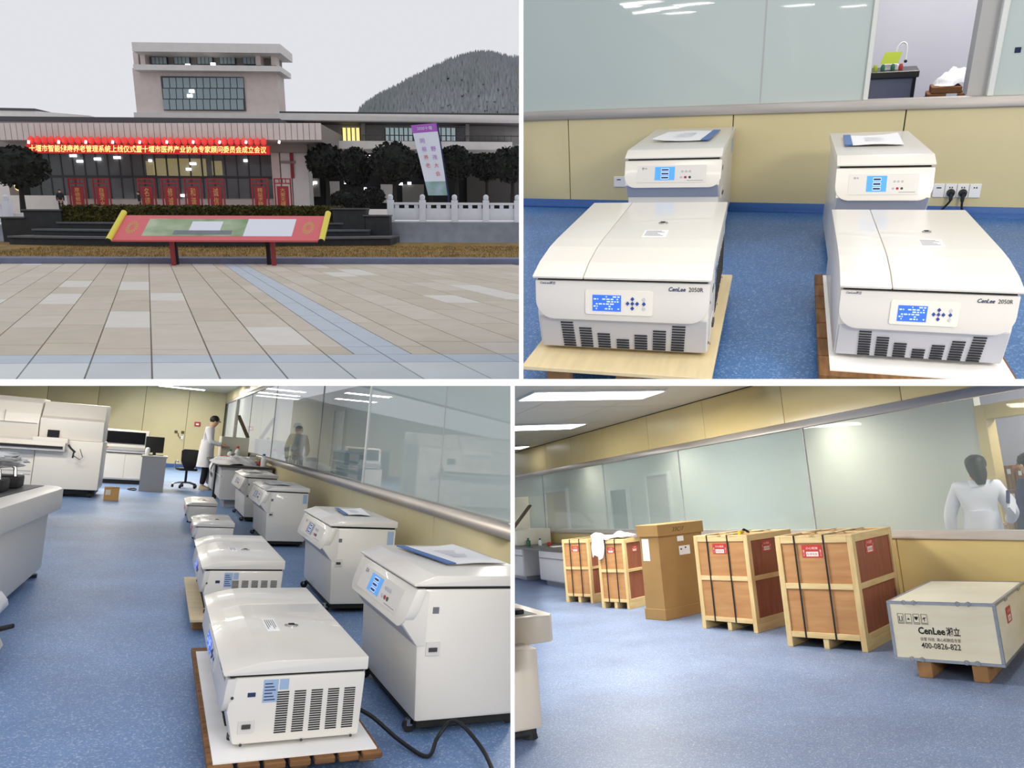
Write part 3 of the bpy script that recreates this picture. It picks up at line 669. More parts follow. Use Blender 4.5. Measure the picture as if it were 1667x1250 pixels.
# ---------------------------------------------------------------- crate room things
Q[0] = 'BR'
mat('pine', 'e4cd98', 0.65, col2='d2b176', scale=3, stretch=(6, 6, 1.0), bump=0.1)
mat('pine_flat', 'e4cd98', 0.65, col2='d5b57c', scale=3, stretch=(1.2, 1.2, 8), bump=0.1)
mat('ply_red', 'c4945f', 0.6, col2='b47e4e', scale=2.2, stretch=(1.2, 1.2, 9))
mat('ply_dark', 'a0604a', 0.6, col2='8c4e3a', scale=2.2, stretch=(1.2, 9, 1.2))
mat('strap_black', '141414', 0.5); mat('label_red', 'c23a32', 0.5); mat('ink_white', 'f1ece6', 0.5)
mat('card', 'a98550', 0.75, col2='9d7845', scale=2, bump=0.05); mat('card_dark', '8c5c34', 0.8, var=0.06, scale=3)
mat('ply_cream', 'efe6cc', 0.6, col2='e6dabb', scale=2.5, stretch=(1, 1, 5)); mat('galv', '9aa0a6', 0.4, 0.7, var=0.1, scale=20)
def red_label(par, o, right, up, w):
    r, u = Vector(right), Vector(up); n = r.cross(u); o = Vector(o); h_ = .62 * w
    l = MB().slab(o, o + r * w, o + r * w + u * h_, o + u * h_, n * .002).build('red_label', 'label_red', par, smooth=False)
    MB().slab(o + r * .2 * w + u * .1 * h_ + n * .002, o + r * .8 * w + u * .1 * h_ + n * .002, o + r * .8 * w + u * .46 * h_ + n * .002, o + r * .2 * w + u * .46 * h_ + n * .002, n * .0006).build('label_field', 'ink_white', l, smooth=False)
    text('print', '小心轻放', 'ink_white', l, o + r * .2 * w + u * .64 * h_ + n * .002, r, u, .6 * w, .2 * h_)
    text('print', 'FRAGILE', 'label_red', l, o + r * .24 * w + u * .16 * h_ + n * .0028, r, u, .52 * w, .22 * h_, bold=.03) if False else None
    text('print', '轻拿轻放', 'label_red', l, o + r * .24 * w + u * .17 * h_ + n * .0028, r, u, .52 * w, .22 * h_)
    for k in range(2): text('print', '向\n上', 'ink_white', l, o + r * (.05 + .83 * k) * w + u * .14 * h_ + n * .002, r, u, .07 * w, .5 * h_)
def crate(label, loc, yaw, W, D, H, straps=(.26, .64), lab=True):
    t = thing('wooden_crate', label, 'crate', loc, yaw, 'strapped wooden crates'); b = .05 * max(.8, W / .7); k = .018; z0 = .09
    def slat(x0, x1, y0, y1, z0_, z1_, m='pine'): MB().box(x0, x1, y0, y1, z0_, z1_, .003, 1).build('batten', m, t)
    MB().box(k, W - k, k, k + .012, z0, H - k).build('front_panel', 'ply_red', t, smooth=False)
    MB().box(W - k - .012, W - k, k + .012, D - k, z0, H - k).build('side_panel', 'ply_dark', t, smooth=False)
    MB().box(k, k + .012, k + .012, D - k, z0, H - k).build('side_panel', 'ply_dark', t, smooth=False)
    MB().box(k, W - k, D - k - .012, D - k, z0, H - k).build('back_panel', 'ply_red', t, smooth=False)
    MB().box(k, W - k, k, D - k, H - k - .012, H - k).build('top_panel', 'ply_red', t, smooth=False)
    for x0, x1 in ((0, b), (W - b, W)):
        for y0, y1 in ((0, k), (D - k, D)): slat(x0, x1, y0, y1, 0.0 if y0 == 0 else z0, H - k)
    for y0 in (0, D - k):
        slat(b, W - b, y0, y0 + k, H - k - b, H - k, 'pine_flat'); slat(b, W - b, y0, y0 + k, z0, z0 + b, 'pine_flat'); slat(b, W - b, y0, y0 + k, .52 * H, .52 * H + b, 'pine_flat')
    for x0 in (0, W - k):
        slat(x0, x0 + k, k, k + b, z0, H - k); slat(x0, x0 + k, D - k - b, D - k, z0, H - k)
        for z in (z0, .52 * H, H - k - b): slat(x0, x0 + k, k + b, D - k - b, z, z + b, 'pine_flat')
    for x0 in (0, .5 * W - b / 2, W - b): slat(x0, x0 + b, 0, D, H - k, H, 'pine_flat')
    for y0 in (0, .5 * D - b / 2, D - b): slat(b, W - b, y0, y0 + b, H - k, H, 'pine_flat')
    for x0 in (0, .5 * W - .025, W - .05): slat(x0, x0 + .05, .01, D - .01, 0, z0, 'pine_flat')
    for f in straps:
        MB().box(f * W - .008, f * W + .008, -.003, 0, z0 - .002, H + .002).build('strap', 'strap_black', t, smooth=False)
        MB().box(f * W - .008, f * W + .008, -.003, D, H, H + .003).build('strap', 'strap_black', t, smooth=False)
    if lab:
        red_label(t, (.34 * W, k - .001, .80 * H), (1, 0, 0), (0, 0, 1), .26 * W)
        red_label(t, (W - k + .001, .32 * D, .80 * H), (0, 1, 0), (0, 0, 1), .26 * D * .8)
    return t
crate('largest strapped wooden crate, next to the cream plywood box', (4.82, 6.04, 0), D2(-63.6), .729, 1.081, 1.022)
crate('strapped wooden crate with a tape roll on top, right of the brown carton', (4.799, 7.417, 0), D2(-69.7), .696, .908, 1.015)
crate('strapped wooden crate with a white coat hanging over its corner', (4.71, 9.762, 0), D2(-63.7), .475, .62, .945, (.3, .66))
crate('strapped wooden crate farthest back, beside the grey workbench', (4.608, 10.784, 0), D2(-62.4), .51, .75, .94, (.3, .66))
# tall carton
t = thing('carton', 'tall brown cardboard carton with a lid between the wooden crates', 'box', (4.665, 8.463, 0), D2(-70.6)); W, D, H = .33, .898, 1.145
MB().box(.012, W - .012, .012, D - .012, 0, H - .01, .004, 1).build('body', 'card', t)
MB().box(0, W, 0, D, 0, .13, .004, 1).build('base_tray', 'card', t)
MB().box(-.01, W + .01, -.01, D + .01, H - .145, H, .005, 1).build('lid', 'card', t)
MB().box(.05, .16, .009, .011, H - .44, H - .17).build('white_tag', 'sticker_white', t, smooth=False)
MB().box(W - .013, W - .0105, .42 * D, .56 * D, H - .23, H - .165).build('white_tag', 'sticker_white', t, smooth=False)
lb = MB().box(W - .013, W - .0105, .44 * D, .68 * D, H - .40, H - .29).build('shipping_label', 'sticker_white', t, smooth=False)
MB().box(W - .0105, W - .0098, .47 * D, .50 * D, H - .34, H - .32).build('print', 'ink_black', lb, smooth=False); MB().box(W - .0105, W - .0098, .57 * D, .60 * D, H - .325, H - .305).build('print', 'ink_black', lb, smooth=False)
text('handwriting', '33C/7', 'ink_black', t, (W + .011, .30 * D, H - .10), (0, 1, 0), (0, 0, 1), .26 * D, .05, .3)
# cream plywood box with metal edging
t = thing('plywood_box', 'low cream plywood box with grey metal edging and black lettering', 'box', (4.67, 4.634, 0), D2(-61.6)); W, D, Z0, H = .725, 1.349, .12, .556
MB().box(.003, W - .003, .003, D - .003, Z0 + .003, H - .003).build('body', 'ply_cream', t, smooth=False)
e = .022
def edging(*a): MB().box(*a, .002, 1).build('edging', 'galv', t)
for x0, x1 in ((0, e), (W - e, W)):
    for y0, y1 in ((0, e), (D - e, D)): edging(x0, x1, y0, y1, Z0 + e, H - e)
for z in (Z0, H - e):
    for y0, y1 in ((0, e), (D - e, D)): edging(0, W, y0, y1, z, z + e)
    for x0, x1 in ((0, e), (W - e, W)): edging(x0, x1, e, D - e, z, z + e)
for x in (.22, .72):
    for z in (Z0 + .004, H - .02):
        c = MB()
        for s in (-1, 1): c.tube([(x * W + s * .035 + .016 * math.cos(a), -.005, z + .012 + .016 * math.sin(a)) for a in [i * math.pi / 4 for i in range(9)]], .003, 5)
        c.box(x * W - .035, x * W + .035, -.006, -.001, z + .004, z + .02); c.build('clasp', 'galv', t)
for y in (.3, .75):
    MB().box(W, W + .006, y * D - .05, y * D + .05, H - .03, H - .005).build('clasp', 'galv', t)
for x in (.20, .70): MB().box(x * W, x * W + .10, .02, D - .02, 0, Z0, .012).build('skid', 'pallet_block', t)
for i in range(4):
    x = (.09 + .075 * i) * W; z = H - .165
    sym = MB().box(x, x + .058 * W, .0015, .003, z, z + .075).build('handling_mark', 'ply_cream', t, smooth=False)
    fr = MB()
    for a in ((x, x + .058 * W, z, z + .003), (x, x + .058 * W, z + .072, z + .075), (x, x + .003, z, z + .075), (x + .055 * W, x + .058 * W, z, z + .075)): fr.box(a[0], a[1], .0005, .0016, a[2], a[3])
    c = x + .029 * W; k = .010
    if i == 0: fr.box(c - .012, c - .007, .0, .0016, z + .025, z + .055); fr.box(c + .007, c + .012, .0, .0016, z + .025, z + .055); fr.box(c - .014, c + .014, .0, .0016, z + .02, z + .024)
    elif i == 1: fr.prof([(c - .01, z + .03), (c + .01, z + .03), (c, z + .045)], .0, .0016, 'y')
    elif i == 2: fr.prof([(c - .013, z + .055), (c - .010, z + .04), (c, z + .028), (c + .010, z + .04), (c + .013, z + .055)], .0, .0016, 'y')
    else: fr.prof([(c - .015, z + .035), (c - .005, z + .05), (c + .015, z + .052), (c + .004, z + .042), (c + .002, z + .022), (c - .002, z + .022), (c - .002, z + .04)], .0, .0016, 'y')
    fr.box(x + .006, x + .05 * W, .0005, .0016, z + .008, z + .012); fr.build('mark_print', 'ink_black', sym, smooth=False)
text('logo', 'CenLee', 'ink_black', t, (.27 * W, .002, Z0 + .200), (1, 0, 0), (0, 0, 1), .25 * W, .052, 0, .03, .0012)
text('logo', '湘立', 'ink_black', t, (.53 * W, .002, Z0 + .196), (1, 0, 0), (0, 0, 1), .125 * W, .062, 0, .02, .0012)
text('slogan', '信誉 科技  离心机制造专家', 'ink_black', t, (.28 * W, .002, Z0 + .152), (1, 0, 0), (0, 0, 1), .37 * W, .027, 0, 0, .0012)
text('phone_number', '400-0826-822', 'ink_black', t, (.28 * W, .002, Z0 + .098), (1, 0, 0), (0, 0, 1), .36 * W, .042, 0, .01, .0012)
red_label(t, (W - .001, .26 * D, H - .19), (0, 1, 0), (0, 0, 1), .18)
# white coat thrown over a crate
def drape(u, v):                         # u along the cloth from hem to far end, v across, in the crate's own axes
    w = (.10 + .10 * u) * (1 + .15 * math.sin(9 * u)); c = (v - .5) * 2 * w; fold = .018 * math.sin(14 * v + 5 * u) + .012 * math.sin(27 * v - 8 * u)
    if u < .42:
        f = u / .42; return (.02 + c * .8 + .03 * f, -.035 - .012 * math.sin(11 * v) + fold * .6, .70 + .26 * f ** .9 + .03 * math.sin(6 * v) * (1 - f))
    f = (u - .42) / .58
    return (.05 + c + .30 * f, -.03 + .42 * f - .3 * c * f, .975 + .02 * math.sin(f * 9 + v * 4) + fold + .02 * math.sin(3 * math.pi * f))
mb = MB().grid(drape, 40, 24); n = len(mb.v); mb.f += [tuple(i + n for i in f) for f in mb.f]; mb.v += [(x, y, z + .012) for x, y, z in mb.v]
tag(mb.build('lab_coat', 'coat_white', ang=80, loc=(4.71, 9.762, 0), rz=D2(-63.7)), 'crumpled white coat draped over the wooden crate', 'coat')
# tape on crate
p = P('BR', 1208, 870, z=1.03)
t = thing('tape_cutter', 'yellow and black hand tool lying on the wooden crate', 'tool', p, .3)
mat('plastic_yellow', 'd7b62a', 0.5)
MB().tube([(-.05, 0, .02), (.0, .0, .025), (.03, 0, .03)], [.022, .02, .012], 10).build('handle', 'plastic_yellow', t)
MB().tube([(.0, 0, .03), (.04, .0, .05), (.09, 0, .03), (.12, 0, .015)], [.012, .014, .014, .008], 8).build('jaw', 'rubber', t)
# ---- ceiling lamps
for n_, (x0, x1, y0, y1) in enumerate(((3.3, 5.15, 8.2, 8.85), (3.6, 5.6, 11.55, 12.25), (4.6, 6.05, 15.5, 16.1))):
    t = thing('ceiling_lamp', ('long white ceiling lamp nearest the viewer in the crate room', 'second long white ceiling lamp in the crate room', 'small looking ceiling lamp farthest away in the crate room')[n_], 'lamp', ((x0 + x1) / 2, (y0 + y1) / 2, CB), 0, 'crate room ceiling lamps')
    w, d = (x1 - x0) / 2, (y1 - y0) / 2
    MB().box(-w, w, -d, d, -.03, 0).build('frame', 'post_white', t); MB().box(-w + .03, w - .03, -d + .03, d - .03, -.036, -.03).build('diffuser', 'lamp_white', t, smooth=False)
# ---- grey workbench on the left
mat('bench_grey', 'b9b9ba', 0.5, var=0.02, scale=3); mat('bench_top', '2a2724', 0.35); mat('bench_line', '8f9093', 0.5)
t = thing('lab_bench', 'grey lab bench with a dark top and drawers beside the wooden crates', 'bench', (5.32, 12.2, 0), 0); TZ = .68
MB().box(-.03, .98, 0, 6.2, TZ - .035, TZ, .004, 1).build('worktop', 'bench_top', t)
for y0, y1 in ((.1, 1.45), (2.35, 3.6), (4.4, 5.8)):
    c = MB().box(.02, .95, y0, y1, .09, TZ - .035, .004, 1).build('cabinet', 'bench_grey', t)
    MB().box(.004, .022, y0 + .02, y1 - .02, TZ - .17, TZ - .045, .003, 1).build('drawer', 'bench_grey', c); MB().box(.004, .022, y0 + .02, y1 - .02, .11, TZ - .185, .003, 1).build('door', 'bench_grey', c)
    MB().box(-.006, .006, y0 + .03, y1 - .03, TZ - .19, TZ - .175).build('handle_strip', 'bench_line', c)
    MB().box(.1, .9, y0 + .1, y1 - .1, 0, .09).build('plinth', 'bench_line', t)
# things on that bench
mat('plastic_green', '2d6a4c', 0.4); mat('plastic_red', 'b3392f', 0.4); mat('plastic_blue', '2a4fae', 0.4); mat('plastic_clear', 'dfe4e6', 0.2); mat('paper_cream', 'e6e2d2', 0.7)
def bottle(label, loc, h, r, body, cap):
    t = thing('bottle', label, 'bottle', loc); MB().lathe([(r, 0), (r, .62 * h), (r * .4, .78 * h), (r * .4, .86 * h)], (0, 0, 0), 12).build('body', body, t); MB().lathe([(r * .5, .84 * h), (r * .5, h)], (0, 0, 0), 10).build('cap', cap, t)
def bp(px, py): return P('BR', px, py, z=TZ)
bottle('small green bottle on the grey lab bench beside the white hood', Vector((5.6, 14.9, TZ + .002)), .16, .05, 'plastic_green', 'plastic_green')
bottle('clear bottle with a dark cap on the bench behind the crates', Vector((5.75, 14.6, TZ + .002)), .14, .04, 'plastic_clear', 'rubber')
for i, (px, py, a, lab) in enumerate(((900, 884, .3, 'white paper standing open on the bench near the crates'), (888, 887, -.2, 'loose white sheet on the bench beside the red pots'))):
    c = Vector((5.85, 12.9, TZ)) if i == 0 else Vector((5.75, 13.6, TZ)); tag(MB().box(-.16, .16, -.14, .14, .0, .012, M=Matrix.Rotation(a, 4, 'Z') @ Matrix.Rotation(.35 if i == 0 else .0, 4, 'X')).build('paper', 'sticker_white', loc=c + Vector((0, 0, .06 if i == 0 else .002))), lab, 'paper')
for i, px in enumerate((881, 901)): 
    c = Vector((5.8, 14.2 - .9 * i, TZ + .002)); tag(MB().lathe([(.05, 0), (.055, .06), (.05, .07)], (0, 0, 0), 12).build('pot', 'plastic_red', loc=c), ('red pot in the middle of the cluttered bench', 'red pot at the crate end of the cluttered bench')[i], 'pot')
t = thing('fume_box', 'white metal hood box with a dark slanted panel on the bench', 'cabinet', (5.45, 15.2, TZ), 0)
MB().box(0, .8, 0, 2.2, 0, .32, .01).build('body', 'back_wall_warm', t); MB().prof([(0, .32), (.8, .32), (.8, 1.0)], .0, 2.2, 'y').build('hood', 'back_wall_warm', t) if False else None
MB().slab((-.02, .05, .34), (-.02, .25, .34), (.42, .25, .82), (.42, .05, .82), (.0, 0, .03)).build('slanted_arm', 'cloth_brown', t)
MB().box(.42, .8, 1.2, 2.2, .32, 1.05, .01).build('back_board', 'back_wall_warm', t)
# analyser cut by the left edge
t = thing('analyser', 'white analyser with an open sample tray cut by the left edge of the crate room', 'machine', (0, 0, 0))
mat('shell_beige', 'ddd2c0', 0.4, var=0.015, scale=2); mat('tray_dark', '4c4a48', 0.5)
a = P('BR', 893, 1000, z=.72); fx, fy = a.x, a.y
b = P('BR', 884, 1185, z=.07)
MB().box(b.x - 2.5, b.x, b.y, b.y + 1.3, .07, .56, .02).build('body', 'shell_beige', t)
MB().prof([(a.x - 2.6, a.y - .02), (a.x + .0, a.y - .02), (a.x + .04, a.y + .05), (a.x + .04, a.y + 1.35), (a.x - .0, a.y + 1.42), (a.x - 2.6, a.y + 1.42)], .54, .72, 'z', .012).build('tray_rim', 'shell_beige', t)
MB().box(a.x - 2.5, a.x - .06, a.y + .07, a.y + 1.3, .715, .722).build('tray_floor', 'tray_dark', t, smooth=False)
for k in range(5): MB().box(a.x - .8, a.x - .12, a.y + .16 + .22 * k, a.y + .27 + .22 * k, .72, .75, .004, 1).build('rack', 'rubber', t)
MB().prof([(a.x - .9, .72), (a.x - .25, .72), (a.x - .40, .95), (a.x - .9, 1.0)], a.y + .9, a.y + 1.25, 'y', .01).build('cover', 'rubber', t)
MB().tube([(a.x - .2, a.y + 1.1, .72), (a.x - .22, a.y + 1.1, .93), (a.x - .34, a.y + 1.1, 1.0), (a.x - .9, a.y + 1.1, 1.02)], .012, 8).build('hoop', 'chrome', t)
MB().box(a.x - .62, a.x - .22, a.y + .55, a.y + .75, .74, .80, .01).build('lever', 'shell_beige', t)
MB().cyl((b.x - .06, b.y + .08, 0), (b.x - .06, b.y + .08, .07), .05, .035, 12).build('foot', 'rubber', t); MB().box(b.x - 2.4, b.x - .03, b.y + .04, b.y + 1.2, .02, .07).build('base_frame', 'rubber', t)
# ---- beyond the glass: doors and boxes
XC = XB + 1.43
def wall_door(label, px0, px1, pyt, m, cat='door', bottom=None):
    y1, y0 = P('BR', px0, (pyt + 860) / 2, x=XC).y, P('BR', px1, (pyt + 860) / 2, x=XC).y; zt = P('BR', (px0 + px1) / 2, pyt, x=XC).z
    t = thing('corridor_door' if cat == 'door' else 'corridor_window', label, cat, (XC, y0, 0)); w = y1 - y0; zb = 0 if bottom is None else bottom
    MB().box(-.05, .02, -.06, 0, zb, zt + .06).build('frame_post', 'post_white', t); MB().box(-.05, .02, w, w + .06, zb, zt + .06).build('frame_post', 'post_white', t); MB().box(-.05, .02, 0, w, zt, zt + .06).build('frame_head', 'post_white', t)
    MB().box(-.02, .02, 0, w, zb, zt).build('leaf', m, t); return t
mat('door_tan', 'c9b48a', 0.5); mat('door_grey', 'b8b1a8', 0.5); mat('window_olive', '4d5644', 0.3); mat('window_red', '7a4a44', 0.5)
wall_door('tan door beyond the glass above the far crates', 893, 925, 800, 'door_tan')
t = wall_door('narrow dark window with red reflections beyond the glass left of the carton', 999, 1024, 797, 'window_olive', 'window', .5)
wall_door('pale grey door beyond the glass above the brown carton', 1057, 1092, 773, 'door_grey')
zr = [1.58, 1.28, 1.0, .74, .48, .24, 0.0]; px = [1628, 1636, 1654.5, 1672]; n_ = 0
for i in range(3):
    ya, yb = P('BR', px[i], 790, x=8.7).y, P('BR', px[i + 1], 790, x=8.7).y
    for j in range(4):
        z1, z0 = zr[j] - (.04 if i == 2 and j == 0 else 0), zr[j + 1]
        row = ('top', 'second', 'third', 'lowest visible')[j]; colm = ('left', 'middle', 'right')[i]
        t = thing('cardboard_box', f'brown carton in the {row} row of the {colm} stack behind the white coat', 'box', (8.7, yb + .01, z0), 0, 'stacked brown cartons')
        w = ya - yb - .02; MB().box(0, .38, 0, w, .0, z1 - z0 - .01, .006, 1).build('body', 'card_dark', t)
        MB().box(-.002, 0, w * .46, w * .54, 0, z1 - z0 - .012).build('tape', 'card', t, smooth=False)
        if i: MB().box(-.004, -.001, w * .25, w * .6, (z1 - z0) * .62, (z1 - z0) * .82).build('label', 'sticker_white', t, smooth=False)
    tag(MB().box(8.7, 9.08, yb + .01, ya - .01, 0, .47, .006, 1).build('cardboard_box', 'card_dark'), f'brown carton at the foot of the {("left","middle","right")[i]} stack beyond the glass', 'box', 'stacked brown cartons') if False else None
    tag(MB().box(0, .38, 0, ya - yb - .02, 0, .47, .006, 1).build('cardboard_box', 'card_dark', loc=(8.7, yb + .01, 0)), f'brown carton on the floor under the {("left","middle","right")[i]} stack', 'box', 'stacked brown cartons')

# ---------------------------------------------------------------- long room things
Q[0] = 'BL'
mat('an_white', 'e3ded6', 0.4, var=0.012, scale=2); mat('an_shade', 'c9c6c2', 0.45); mat('window_black', '0d0d12', 0.15); mat('mesh_black', '131315', 0.6)
mat('desk_grey', '9b9b9c', 0.5, var=0.02, scale=3); mat('wrap', 'e4e6e8', 0.15, spec=0.8); mat('logo_red', 'c22b36', 0.5)
# document sheets on the lids
def doc(label, loc, rz, w, d, blue=True):
    t = thing('document', label, 'papers', loc, rz, 'brochures on the centrifuge lids')
    mb = MB().grid(lambda u, v: (w * u, d * v, .003 + .006 * math.sin(3 * u + 2 * v) ** 2 + .012 * max(0, u - .8) * 4 * v), 8, 6); n = len(mb.v)
    mb.f += [tuple(i + n for i in f) for f in mb.f]; mb.v += [(x, y, z + .003) for x, y, z in mb.v]; mb.build('sheet', 'sticker_white', t, ang=70)
    if blue: MB().box(-.01, .11 * w, -.004, d + .004, .008, .014).build('blue_strip', 'sticker_bluestrip', t, smooth=False)
    ln = MB()
    for k in range(6): ln.box(.35 * w, (.6 + .05 * (k % 3)) * w, (.3 + .07 * k) * d, (.32 + .07 * k) * d, .0135, .0145)
    ln.build('print', 'key_pale', t, smooth=False); return t
mat('sticker_bluestrip', '3b69ab', 0.4)
doc('white brochure lying on the nearest tall centrifuge in the long room', (1.40, 3.60, .738), D2(8), .36, .62, True)
doc('white brochure lying on the second tall centrifuge in the long room', (1.45, 6.2, .722), D2(-4), .22, .55)
doc('white brochure lying on the third tall centrifuge in the long room', (1.30, 9.7, .728), D2(3), .26, .75, False)
doc('white brochure lying on the tall centrifuge next to the workbench', (1.30, 12.5, .735), D2(2), .24, .8, False)
# workbench with clutter
t = thing('lab_bench', 'grey lab bench with a dark top behind the man in the white coat', 'bench', (1.04, 14.35, 0)); TB = .76
MB().box(-.05, .93, 0, 5.6, TB - .035, TB, .004, 1).build('worktop', 'bench_top', t)
for y0, y1 in ((.08, 1.3), (2.4, 3.5), (4.3, 5.5)):
    c = MB().box(.03, .9, y0, y1, .13, TB - .035, .006, 1).build('cabinet', 'bench_grey', t)
    MB().box(.012, .032, y0 + .03, y1 - .03, TB - .2, TB - .05, .003, 1).build('drawer', 'bench_grey', c); MB().box(.012, .032, y0 + .03, y1 - .03, .15, TB - .215, .003, 1).build('door', 'bench_grey', c)
    MB().box(.0, .014, y0 + .05, y1 - .05, TB - .22, TB - .205).build('handle_strip', 'sticker_white', c)
    MB().box(.12, .85, y0 + .1, y1 - .1, 0, .13).build('plinth', 'bench_line', t)
MB().box(.02, .10, 1.9, 1.98, 0, TB - .035).build('leg', 'mesh_black', t)
def bt(px, py, dz=0): return P('BL', px, py, z=TB + dz)
def heap(name, label, cat, c, rx, ry, rz_, m, seed, parts=None):
    mb = MB(); r = random.Random(seed); ph = [r.uniform(0, 6) for _ in range(6)]
    def fn(u, v):
        a, b = 2 * u - 1, 2 * v - 1; d = max(0, 1 - (a * a + b * b) * .92)
        return (a * rx * (1 + .12 * math.sin(5 * b + ph[0])), b * ry * (1 + .12 * math.sin(4 * a + ph[1])), rz_ * d ** .6 * (1 + .22 * math.sin(6 * a + ph[2]) * math.sin(5 * b + ph[3]) + .10 * math.sin(15 * a + 11 * b + ph[4]) + .06 * math.sin(31 * b - 23 * a + ph[5])) + .004)
    mb.grid(fn, 30, 30); o = mb.build(name, m, loc=c, ang=80); tag(o, label, cat); return o
heap('folded_coat', 'heap of folded white coats on the workbench in the long room', 'clothes', Vector((1.32, 15.35, TB)), .40, .80, .13, 'coat_white', 3)
heap('plastic_bag', 'crumpled clear plastic bag on the workbench beside the coats', 'bag', Vector((1.50, 16.75, TB)), .26, .42, .10, 'wrap', 5)
o = MB(); o.grid(lambda u, v: (.99 - .06 * math.sin(3 * v), 15.3 + .5 * u, TB + .02 - .34 * v * (1 - .3 * u)), 8, 8); n = len(o.v); o.f += [tuple(i + n for i in f) for f in o.f]; o.v += [(x - .02, y, z) for x, y, z in o.v]
tag(o.build('coat_sleeve', 'coat_white', ang=80), 'white sleeve hanging over the edge of the workbench', 'clothes')
bottle('clear bottle with a blue label at the window end of the workbench', Vector((1.80, 14.75, TB)), .24, .05, 'plastic_clear', 'plastic_blue')
bottle('small bottle with a red cap on the far part of the workbench', Vector((1.62, 18.2, TB)), .30, .06, 'plastic_clear', 'plastic_red')
bottle('small bottle with a green cap on the far part of the workbench', Vector((1.45, 17.95, TB)), .22, .06, 'plastic_clear', 'plastic_green')
for i, (x, y, m, lab) in enumerate(((1.82, 15.15, 'plastic_red', 'red and white packet on the workbench beside the blue labelled bottle'), (1.82, 17.45, 'sticker_white', 'open white carton on the workbench near the window'), (1.35, 17.5, 'plastic_red', 'red box top on the workbench beside the bottles'))):
    t = thing('small_box', lab, 'box', (x, y, TB), .4 * i); MB().box(-.07, .07, -.12, .12, 0, .09, .004, 1).build('body', m, t); MB().slab((-.07, -.12, .09), (.07, -.12, .09), (.05, -.20, .15), (-.09, -.20, .15), (0, 0, .004)).build('flap', 'sticker_white', t)
t = thing('hood_frame', 'white instrument hood with a brown slanted strut on the workbench', 'cabinet', (1.3, 19.0, TB), 0)
MB().box(0, .62, -.2, .7, 0, .50, .01).build('body', 'back_wall_warm', t)
MB().slab((.55, -.2, .50), (.55, -.05, .50), (.28, -.05, 1.02), (.28, -.2, 1.02), (.07, 0, .02)).build('strut', 'cloth_brown', t); MB().box(.24, .31, -.2, -.02, .5, 1.40, .004, 1).build('post', 'steel', t)
# big analyser at the left
t = thing('analyser', 'huge white analyser with a curved hood at the left of the long room', 'machine', (-.93, 15.12, 0))
L_ = -3.4; split = -1.02
def hoodprof(s=0): return [(0.30, .92), (.18, .98), (.16, 1.20), (.28, 1.30 + .0), (.36, 1.60), (.52, 1.69), (1.2, 1.69), (1.2, .92)]
MB().prof([(.10, .14), (1.2, .14), (1.2, .95), (.10, .95)], L_, split - .01, 'x', .012).build('lower_cabinet', 'an_white', t)
MB().prof([(.04, .14), (1.2, .14), (1.2, 1.0), (.06, 1.0)], split, 0, 'x', .02).build('end_cabinet', 'an_white', t)
MB().prof([(.14, 1.0), (.08, 1.36), (.20, 1.40), (.40, 1.66), (1.2, 1.68), (1.2, 1.0)], split + .01, -.02, 'x', .02).build('end_hood', 'an_white', t)
MB().prof([(.22, .98), (.14, 1.26), (.20, 1.42), (.34, 1.62), (.5, 1.70), (1.2, 1.70), (1.2, .98)], L_, split - .01, 'x', .015).build('hood', 'an_white', t)
MB().box(L_, split - .01, .15, 1.1, .96, 1.0).build('hood_gap', 'an_shade', t)
MB().prof([(-.10, .80), (.15, .78), (.15, .97), (-.06, .97), (-.12, .90)], L_, split + .45, 'x', .012).build('sample_rail', 'an_white', t)
MB().box(L_, split + .42, -.13, -.09, .84, .885).build('rail_slot', 'mesh_black', t, smooth=False)
MB().box(split - .05, split + .48, -.08, .1, .94, 1.03, .012).build('loader', 'an_white', t)
MB().box(split + .14, split + .32, .10, .115, 1.02, 1.16, M=None).build('screen', 'window_black', t, smooth=False)
for z in (.36, .42): MB().box(L_, split - .03, .092, .1, z, z + .012).build('door_seam', 'jamb_grey', t, smooth=False)
for x in (-2.2, -1.55): MB().box(x, x + .012, .092, .1, .16, .78).build('door_seam', 'jamb_grey', t, smooth=False)
MB().box(-1.55, -1.545, .13, .3, 1.26, 1.45).build('door_seam', 'jamb_grey', t, smooth=False); MB().box(L_, split - .04, .125, .15, 1.25, 1.262).build('door_seam', 'jamb_grey', t, smooth=False)
MB().lathe([(.035, 0), (.035, .004)], (0, 0, 0), 12).xf(Matrix.Translation((-1.93, .15, 1.36)) @ Matrix.Rotation(math.pi / 2, 4, 'X')).build('logo', 'logo_red', t); text('lettering', 'BECKMAN\nCOULTER', 'ink_grey', t, (-1.88, .145, 1.33), (1, 0, 0), (0, .1, .99), .18)
mb = MB().tube([(split + .50, -.10, .92), (split + .55, -.13, .86), (split + .62, -.14, .80)], .018, 8); mb.tube([(split + .6, -.14, .82), (split + .59, -.15, .70)], .013, 8); mb.build('hand_scanner', 'mesh_black', t)
MB().tube([(split + .6, -.14, .74), (split + .70, -.12, .68), (split + .74, -.12, .72), (split + .68, -.05, .86)], .006, 6).build('cord', 'mesh_black', t)
MB().box(L_, -.05, .2, 1.1, .05, .14).build('base_frame', 'mesh_black', t)
for x in (-.12, -.9): MB().cyl((x - .02, .2, .05), (x + .02, .2, .05), .05, n=12).build('caster', 'rubber', t)
t = thing('cardboard_box', 'small brown cardboard box on the floor by the huge analyser', 'box', (-.80, 14.85, 0), .05)
MB().box(0, .235, 0, .25, 0, .22, .004, 1).build('body', 'card', t); MB().slab((0, 0, .22), (.235, 0, .22), (.225, .0, .24), (.0, .1, .235), (0, 0, .003)).build('flap', 'card', t); MB().box(.02, .10, -.002, 0, .10, .19).build('label', 'door_grey', t, smooth=False)
